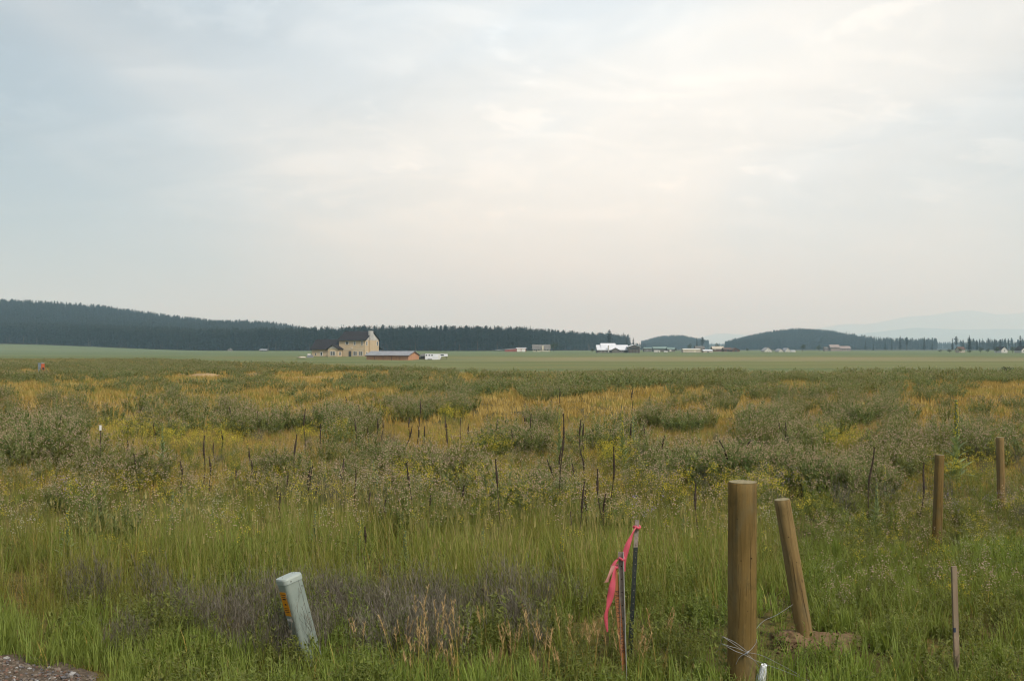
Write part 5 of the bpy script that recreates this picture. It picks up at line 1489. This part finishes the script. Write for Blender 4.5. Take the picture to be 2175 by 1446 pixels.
# gravel shoulder in the corner -------------------------------------------------------
def build_gravel():
    pts = [(-260, 1386), (-60, 1392), (40, 1396), (100, 1402), (160, 1418), (205, 1436), (225, 1460), (235, 1520), (225, 1640), (-400, 1640), (-420, 1460)]
    P = [G(x, y) for x, y in pts]
    c = sum((Vector(p) for p in P), Vector()) / len(P)
    bm = bmesh.new(); vs_ = [bm.verts.new((p.x, p.y, 0)) for p in P]; bm.faces.new(vs_)
    bmesh.ops.triangulate(bm, faces=bm.faces[:]); 
    for _ in range(5): bmesh.ops.subdivide_edges(bm, edges=bm.edges[:], cuts=1)
    for v in bm.verts:
        e = .02 * (float(vnoise(v.co.x, v.co.y, .25, 70)) - .5) + .012 * (float(vnoise(v.co.x, v.co.y, .07, 71)) - .5)
        v.co.x += .12 * (float(vnoise(v.co.x, v.co.y, .3, 72)) - .5); v.co.z = float(H(v.co.x, v.co.y)) + .03 + e
    me = bpy.data.meshes.new('gravel_shoulder'); bm.to_mesh(me); bm.free(); me.materials.append(M['gravel'])
    tag(link('gravel_shoulder', me), kind='structure')
    stones = []
    for i, (a, b) in enumerate([((.12, .095, .075), (.18, .15, .125)), ((.08, .075, .08), (.13, .125, .13)), ((.12, .070, .05), (.16, .10, .075)), ((.24, .23, .225), (.32, .31, .30))]):
        bm = bmesh.new(); bmesh.ops.create_icosphere(bm, subdivisions=1, radius=1)
        for v in bm.verts: v.co *= random.uniform(.7, 1.25); v.co.z *= .65
        me = bpy.data.meshes.new('stone'); bm.to_mesh(me); bm.free(); me.materials.append(surf('stone_%d' % i, a, b, 3, .85)); stones.append(me)
    N = 2600; uu = U(-150, 215, N); vv = U(1395, 1520, N); k = vv > 1400 + .2 * uu; uu, vv = uu[k], vv[k]; d = CH * F / (vv - HY); X = (uu - CX) / F * d
    P = np.stack([X, d, H(X, d) + .034], -1)
    scatter('gravel', 'loose reddish and grey gravel stones in the bottom left corner', 'gravel', P, U(0, 6.28, len(P)), U(0, 1, len(P)), U(.004, .016, len(P)) * (1 + (rng.random(len(P)) > .95)), rng.choice(4, len(P), p=[.4, .3, .2, .1]), stones)
build_gravel()

# ------------------------------------------------------------------ mulleins, dead and alive
STALKS = [(434, 925, 434, 1008), (444, 969, 447, 1024), (455, 939, 455, 974), (386, 977, 385, 1024), (285, 963, 292, 1013), (472, 914, 471, 952), (528, 951, 541, 994), (532, 977, 534, 1019), (500, 994, 496, 1024),
          (590, 1024, 590, 1054), (594, 1046, 598, 1096), (270, 933, 270, 969), (326, 897, 333, 930), (488, 864, 492, 903), (27, 922, 32, 958), (130, 880, 130, 914), (545, 872, 548, 900), (477, 850, 477, 872),
          (628, 922, 624, 1019), (728, 975, 734, 1030), (722, 1000, 738, 1034), (658, 991, 655, 1054), (666, 988, 641, 1060), (757, 997, 752, 1060), (783, 1035, 781, 1082), (862, 983, 887, 1085), (1052, 975, 1066, 1096), (1010, 1010, 1026, 1040),
          (986, 1030, 987, 1057), (1163, 975, 1187, 1027), (1190, 950, 1190, 1013), (892, 850, 892, 895), (869, 886, 869, 917), (946, 883, 946, 915), (949, 900, 951, 958), (876, 905, 858, 941), (888, 903, 888, 936),
          (902, 905, 901, 930), (978, 886, 978, 925), (996, 900, 994, 928), (1057, 889, 1057, 930), (1086, 911, 1090, 955), (1114, 883, 1114, 905), (1129, 878, 1127, 947), (763, 860, 763, 897), (735, 842, 735, 861), (664, 861, 668, 878),
          (681, 900, 681, 944), (647, 867, 647, 936), (755, 889, 757, 939), (803, 889, 799, 930), (781, 908, 786, 939), (812, 892, 812, 930), (1197, 878, 1188, 1053), (1232, 891, 1233, 962), (1234, 962, 1247, 1012), (1239, 899, 1240, 952),
          (1213, 985, 1242, 1024), (1241, 1022, 1226, 1126), (1266, 995, 1284, 1103), (1305, 947, 1294, 1086), (1284, 1048, 1284, 1103), (1340, 899, 1340, 962), (1368, 901, 1375, 952), (1409, 924, 1406, 974), (1476, 1025, 1482, 1124),
          (1527, 934, 1570, 1015), (1602, 933, 1616, 972), (1654, 896, 1655, 937), (1667, 896, 1668, 941), (1343, 825, 1343, 860), (1189, 825, 1189, 856), (1212, 1085, 1213, 1125), (1853, 949, 1840, 1072), (1821, 951, 1823, 983), (1968, 983, 1954, 1072),
          (1722, 920, 1723, 944), (776, 1117, 774, 1150), (672, 1022, 670, 1052), (914, 1050, 913, 1075), (1243, 1040, 1246, 1090), (820, 1060, 818, 1088), (545, 1000, 543, 1030), (610, 1000, 608, 1040), (1380, 838, 1380, 862)]
UNIQUE = {53: 'tallest dead mullein stalk, left of the leaning group in the middle', 25: 'long dead mullein stalk leaning left in the middle of the meadow', 26: 'long thin dead stalk leaning left, halfway between the field middle and the ribbons',
          22: 'dead mullein stalk leaning strongly right, left of the middle', 66: 'long dead stalk leaning left above the thick corner post', 58: 'dead stalk leaning right in the tangle above the pink ribbons', 59: 'dead stalk with a thick dark head in the tangle above the pink ribbons',
          60: 'tall straight dead stalk right of the tangle above the pink ribbons', 65: 'thin dark dead stalk just left of the thick corner post', 72: 'tall dead stalk standing alone behind the leaning post', 75: 'dead forked looking stalk just left of the post before the mullein'}

def build_mulleins():
    kinds = []
    for i in range(5):
        mb = MB(); n_ = 9
        pts = [(.015 * math.sin(j * .7 + i), .012 * math.cos(j * .9 + i), j / n_) for j in range(n_ + 1)]
        mb.tube(pts, [.0085 - .003 * j / n_ for j in range(n_ + 1)], 6)
        for q in range(6):
            z = .1 + .09 * q; a = q * 2.2; mb.tube([(0, 0, z), (.03 * math.cos(a), .03 * math.sin(a), z + .02 - .04 * (q % 2))], [.004, .001], 4)
        st = mesh_from('stem', mb.v, mb.f, M['stalk'])
        r_ = random.Random(40 + i); sb = MB(); h0 = [.58, .66, .50, .72, .62][i]; P = []; RR = []; n2 = 24
        for j in range(n2 + 1):
            t = j / n2; z = h0 + (1.0 - h0) * t; f_ = z * n_; a_ = min(int(f_), n_ - 1); g = f_ - a_
            P.append(tuple(Vector(pts[a_]).lerp(Vector(pts[a_ + 1]), g))); RR.append((.0165 if i != 3 else .012) * (.55 + .45 * math.sin(math.pi * min(1, t * 1.1 + .12))) * r_.uniform(.75, 1.2))
        sb.tube(P, RR, 7); kinds.append((st, mesh_from('seed_spike', sb.v, sb.f, M['stalk'])))
    for i, (xt, yt, xb, yb) in enumerate(STALKS):
        d = (CH - .3) * F / (yb - HY); h = CH - (yt - HY) / F * d
        x_b = xb + (xb - xt) * .3 * d / F * F / max(60, (yb - yt)) * .0
        o = root('dead_mullein', Matrix.Identity(4))
        base = G(xb, 0, d); top = at(xt, yt, d); v = top - base
        k = int(rng.integers(0, 5)); th = np.interp(d, [12, 30, 60], [1.0, 1.35, 2.0])
        o.matrix_world = Matrix.Translation(base) @ Matrix.Rotation(math.atan2(v.x, v.z), 4, 'Y') @ Matrix.Rotation(U(-.06, .06, 1)[0], 4, 'X') @ Matrix.Rotation(U(0, 6.28, 1)[0], 4, 'Z') @ Matrix.Diagonal((th, th, v.length, 1))
        for nm, me in (('stem', kinds[k][0]), ('seed_spike', kinds[k][1])):
            c = bpy.data.objects.new(nm, me); COL.objects.link(c); c.parent = o
        tag(o, UNIQUE.get(i, 'dry dark brown dead mullein stalk standing upright among the weeds'), 'stalk', 'dead mullein stalks in the meadow')
    # the bent one and the fallen ones
    def bent(lab, pts, r=.011):
        P = [at(x, y, d_) for x, y, d_ in pts]; o = empty('dead_mullein', P[0]); Q = [p - P[0] for p in P]
        MB().tube(Q, [r * .7] + [r] * (len(Q) - 2) + [r * .6], 6).build('stem', M['stalk'], o)
        h = len(Q) // 2; sp = []; rr = []
        for j in range(15): sp.append(Q[-2].lerp(Q[-1], j / 14)); rr.append(r * random.uniform(1.1, 1.7) * (1 - .4 * (j / 14) ** 2))
        MB().tube(sp, rr, 7).build('seed_spike', M['stalk'], o)
        tag(o, lab, 'stalk', 'dead mullein stalks in the meadow')
    bent('dead stalk snapped over into a sharp hook above the leaning post', [(1618, 1000, 18.6), (1612, 970, 18.6), (1601, 933, 18.6), (1592, 938, 18.5), (1580, 954, 18.5)])
    bent('black broken stalk lying tilted over the grey weeds', [(1062, 1290, 9.6), (1048, 1266, 9.6), (1035, 1258, 9.6), (1021, 1249, 9.6)], .012)
    bent('fallen dead stalk lying nearly level left of the yellow flowers', [(200, 1040, 17.0), (190, 1033, 17.0), (172, 1029, 17.0), (154, 1023, 17.0)])
    bent('arched dead stalk lying nearly level in the middle of the meadow', [(1146, 1048, 16.5), (1136, 1041, 16.5), (1122, 1040, 16.5), (1104, 1044, 16.5)])
    # live ones
    lv = [p_mullein(1.0).mesh('leaves') for _ in range(4)]
    stm = []; spk = []
    for i in range(3):
        mb = MB().tube([(0, 0, -.02), (0, 0, .4), (.005, 0, .75)], [.016, .013, .010], 7); stm.append(mesh_from('stem', mb.v, mb.f, M['mull']))
        sm = bpy.data.meshes.new('flower_spike'); sp = Plant(); zz = np.repeat(np.linspace(.58, 1.0, 46), 4); a = U(0, 6.283, len(zz)); r_ = .018 * (1.15 - (zz - .58) * 1.5)
        C = np.stack([r_ * np.cos(a), r_ * np.sin(a), zz], -1)
        sp.blobs(M['mull'], C, U(.007, .011, len(zz)), .9); kq = rng.random(len(zz)) < [.22, .45, .12][i]; sp.blobs(M['yellow'], C[kq] * [1.35, 1.35, 1], U(.007, .011, kq.sum()), .8)
        spk.append(sp.mesh('flower_spike'))
    LIVE = [(2031, 850, 1024, 1.0, 'big leafy green mullein with a yellow spike behind the fence posts'), (1322, 872, 985, .7, 'pale green mullein with silvery leaves left of the middle thistles'), (1345, 878, 965, .6, None), (1396, 924, 962, .5, None), (1188, 868, 965, .55, None), (1594, 893, 940, .5, None), (1654, 807, 850, .5, None),
            (1878, 987, 1040, .45, None), (1862, 1026, 1085, .45, None), (345, 900, 985, .7, 'pale leafy mullein in the patch of yellow flowers on the left'), (198, 1021, 1080, .4, None), (367, 1046, 1106, .4, None), (393, 1038, 1080, .4, None), (143, 1085, 1160, .5, 'pale yellow green mullein spike nearest the road on the left'), (120, 840, 880, .5, None),
            (660, 977, 1020, .4, None), (690, 979, 1030, .4, None), (793, 980, 1055, .4, None), (800, 1000, 1065, .4, None), (827, 1012, 1070, .4, None), (808, 850, 890, .5, None), (669, 1085, 1135, .35, None), (763, 1104, 1145, .35, None), (1026, 1122, 1170, .4, 'mullein spike with a yellow tip in the grass above the broken stalk'),
            (1455, 1068, 1120, .35, None), (1193, 1133, 1172, .35, None), (860, 1128, 1172, .35, None)]
    for i, (x, yt, yb, lw, lab) in enumerate(LIVE):
        hid = .05 if i == 0 else .25
        d = (CH - hid) * F / (yb - HY); b = G(x, 0, d); h = CH - (yt - HY) / F * d - b.z
        o = empty('mullein', b, U(0, 6.28, 1)[0]); o.scale = (1, 1, 1)
        for nm, me, s in (('stem', stm[i % 3], (1, 1, h)), ('flower_spike', spk[1 if i == 0 else i % 3], (1.7, 1.7, h) if i == 0 else (.95, .95, h)), ('leaves', lv[i % 4], (lw * 1.35, lw * 1.35, h))):
            c = bpy.data.objects.new(nm, me); COL.objects.link(c); c.parent = o; c.scale = s
        tag(o, lab or 'slender live mullein spike with yellow green flowers among the weeds', 'mullein', 'live mulleins in the meadow')
build_mulleins()

X_ = (2136 - CX) / F * 92; tree('bush', BRO[1], (X_, 92, float(H(X_, 92)) - .05), 1.15, 'small dark round bush alone near the far edge of the weeds', None, 1.5, 'bush')
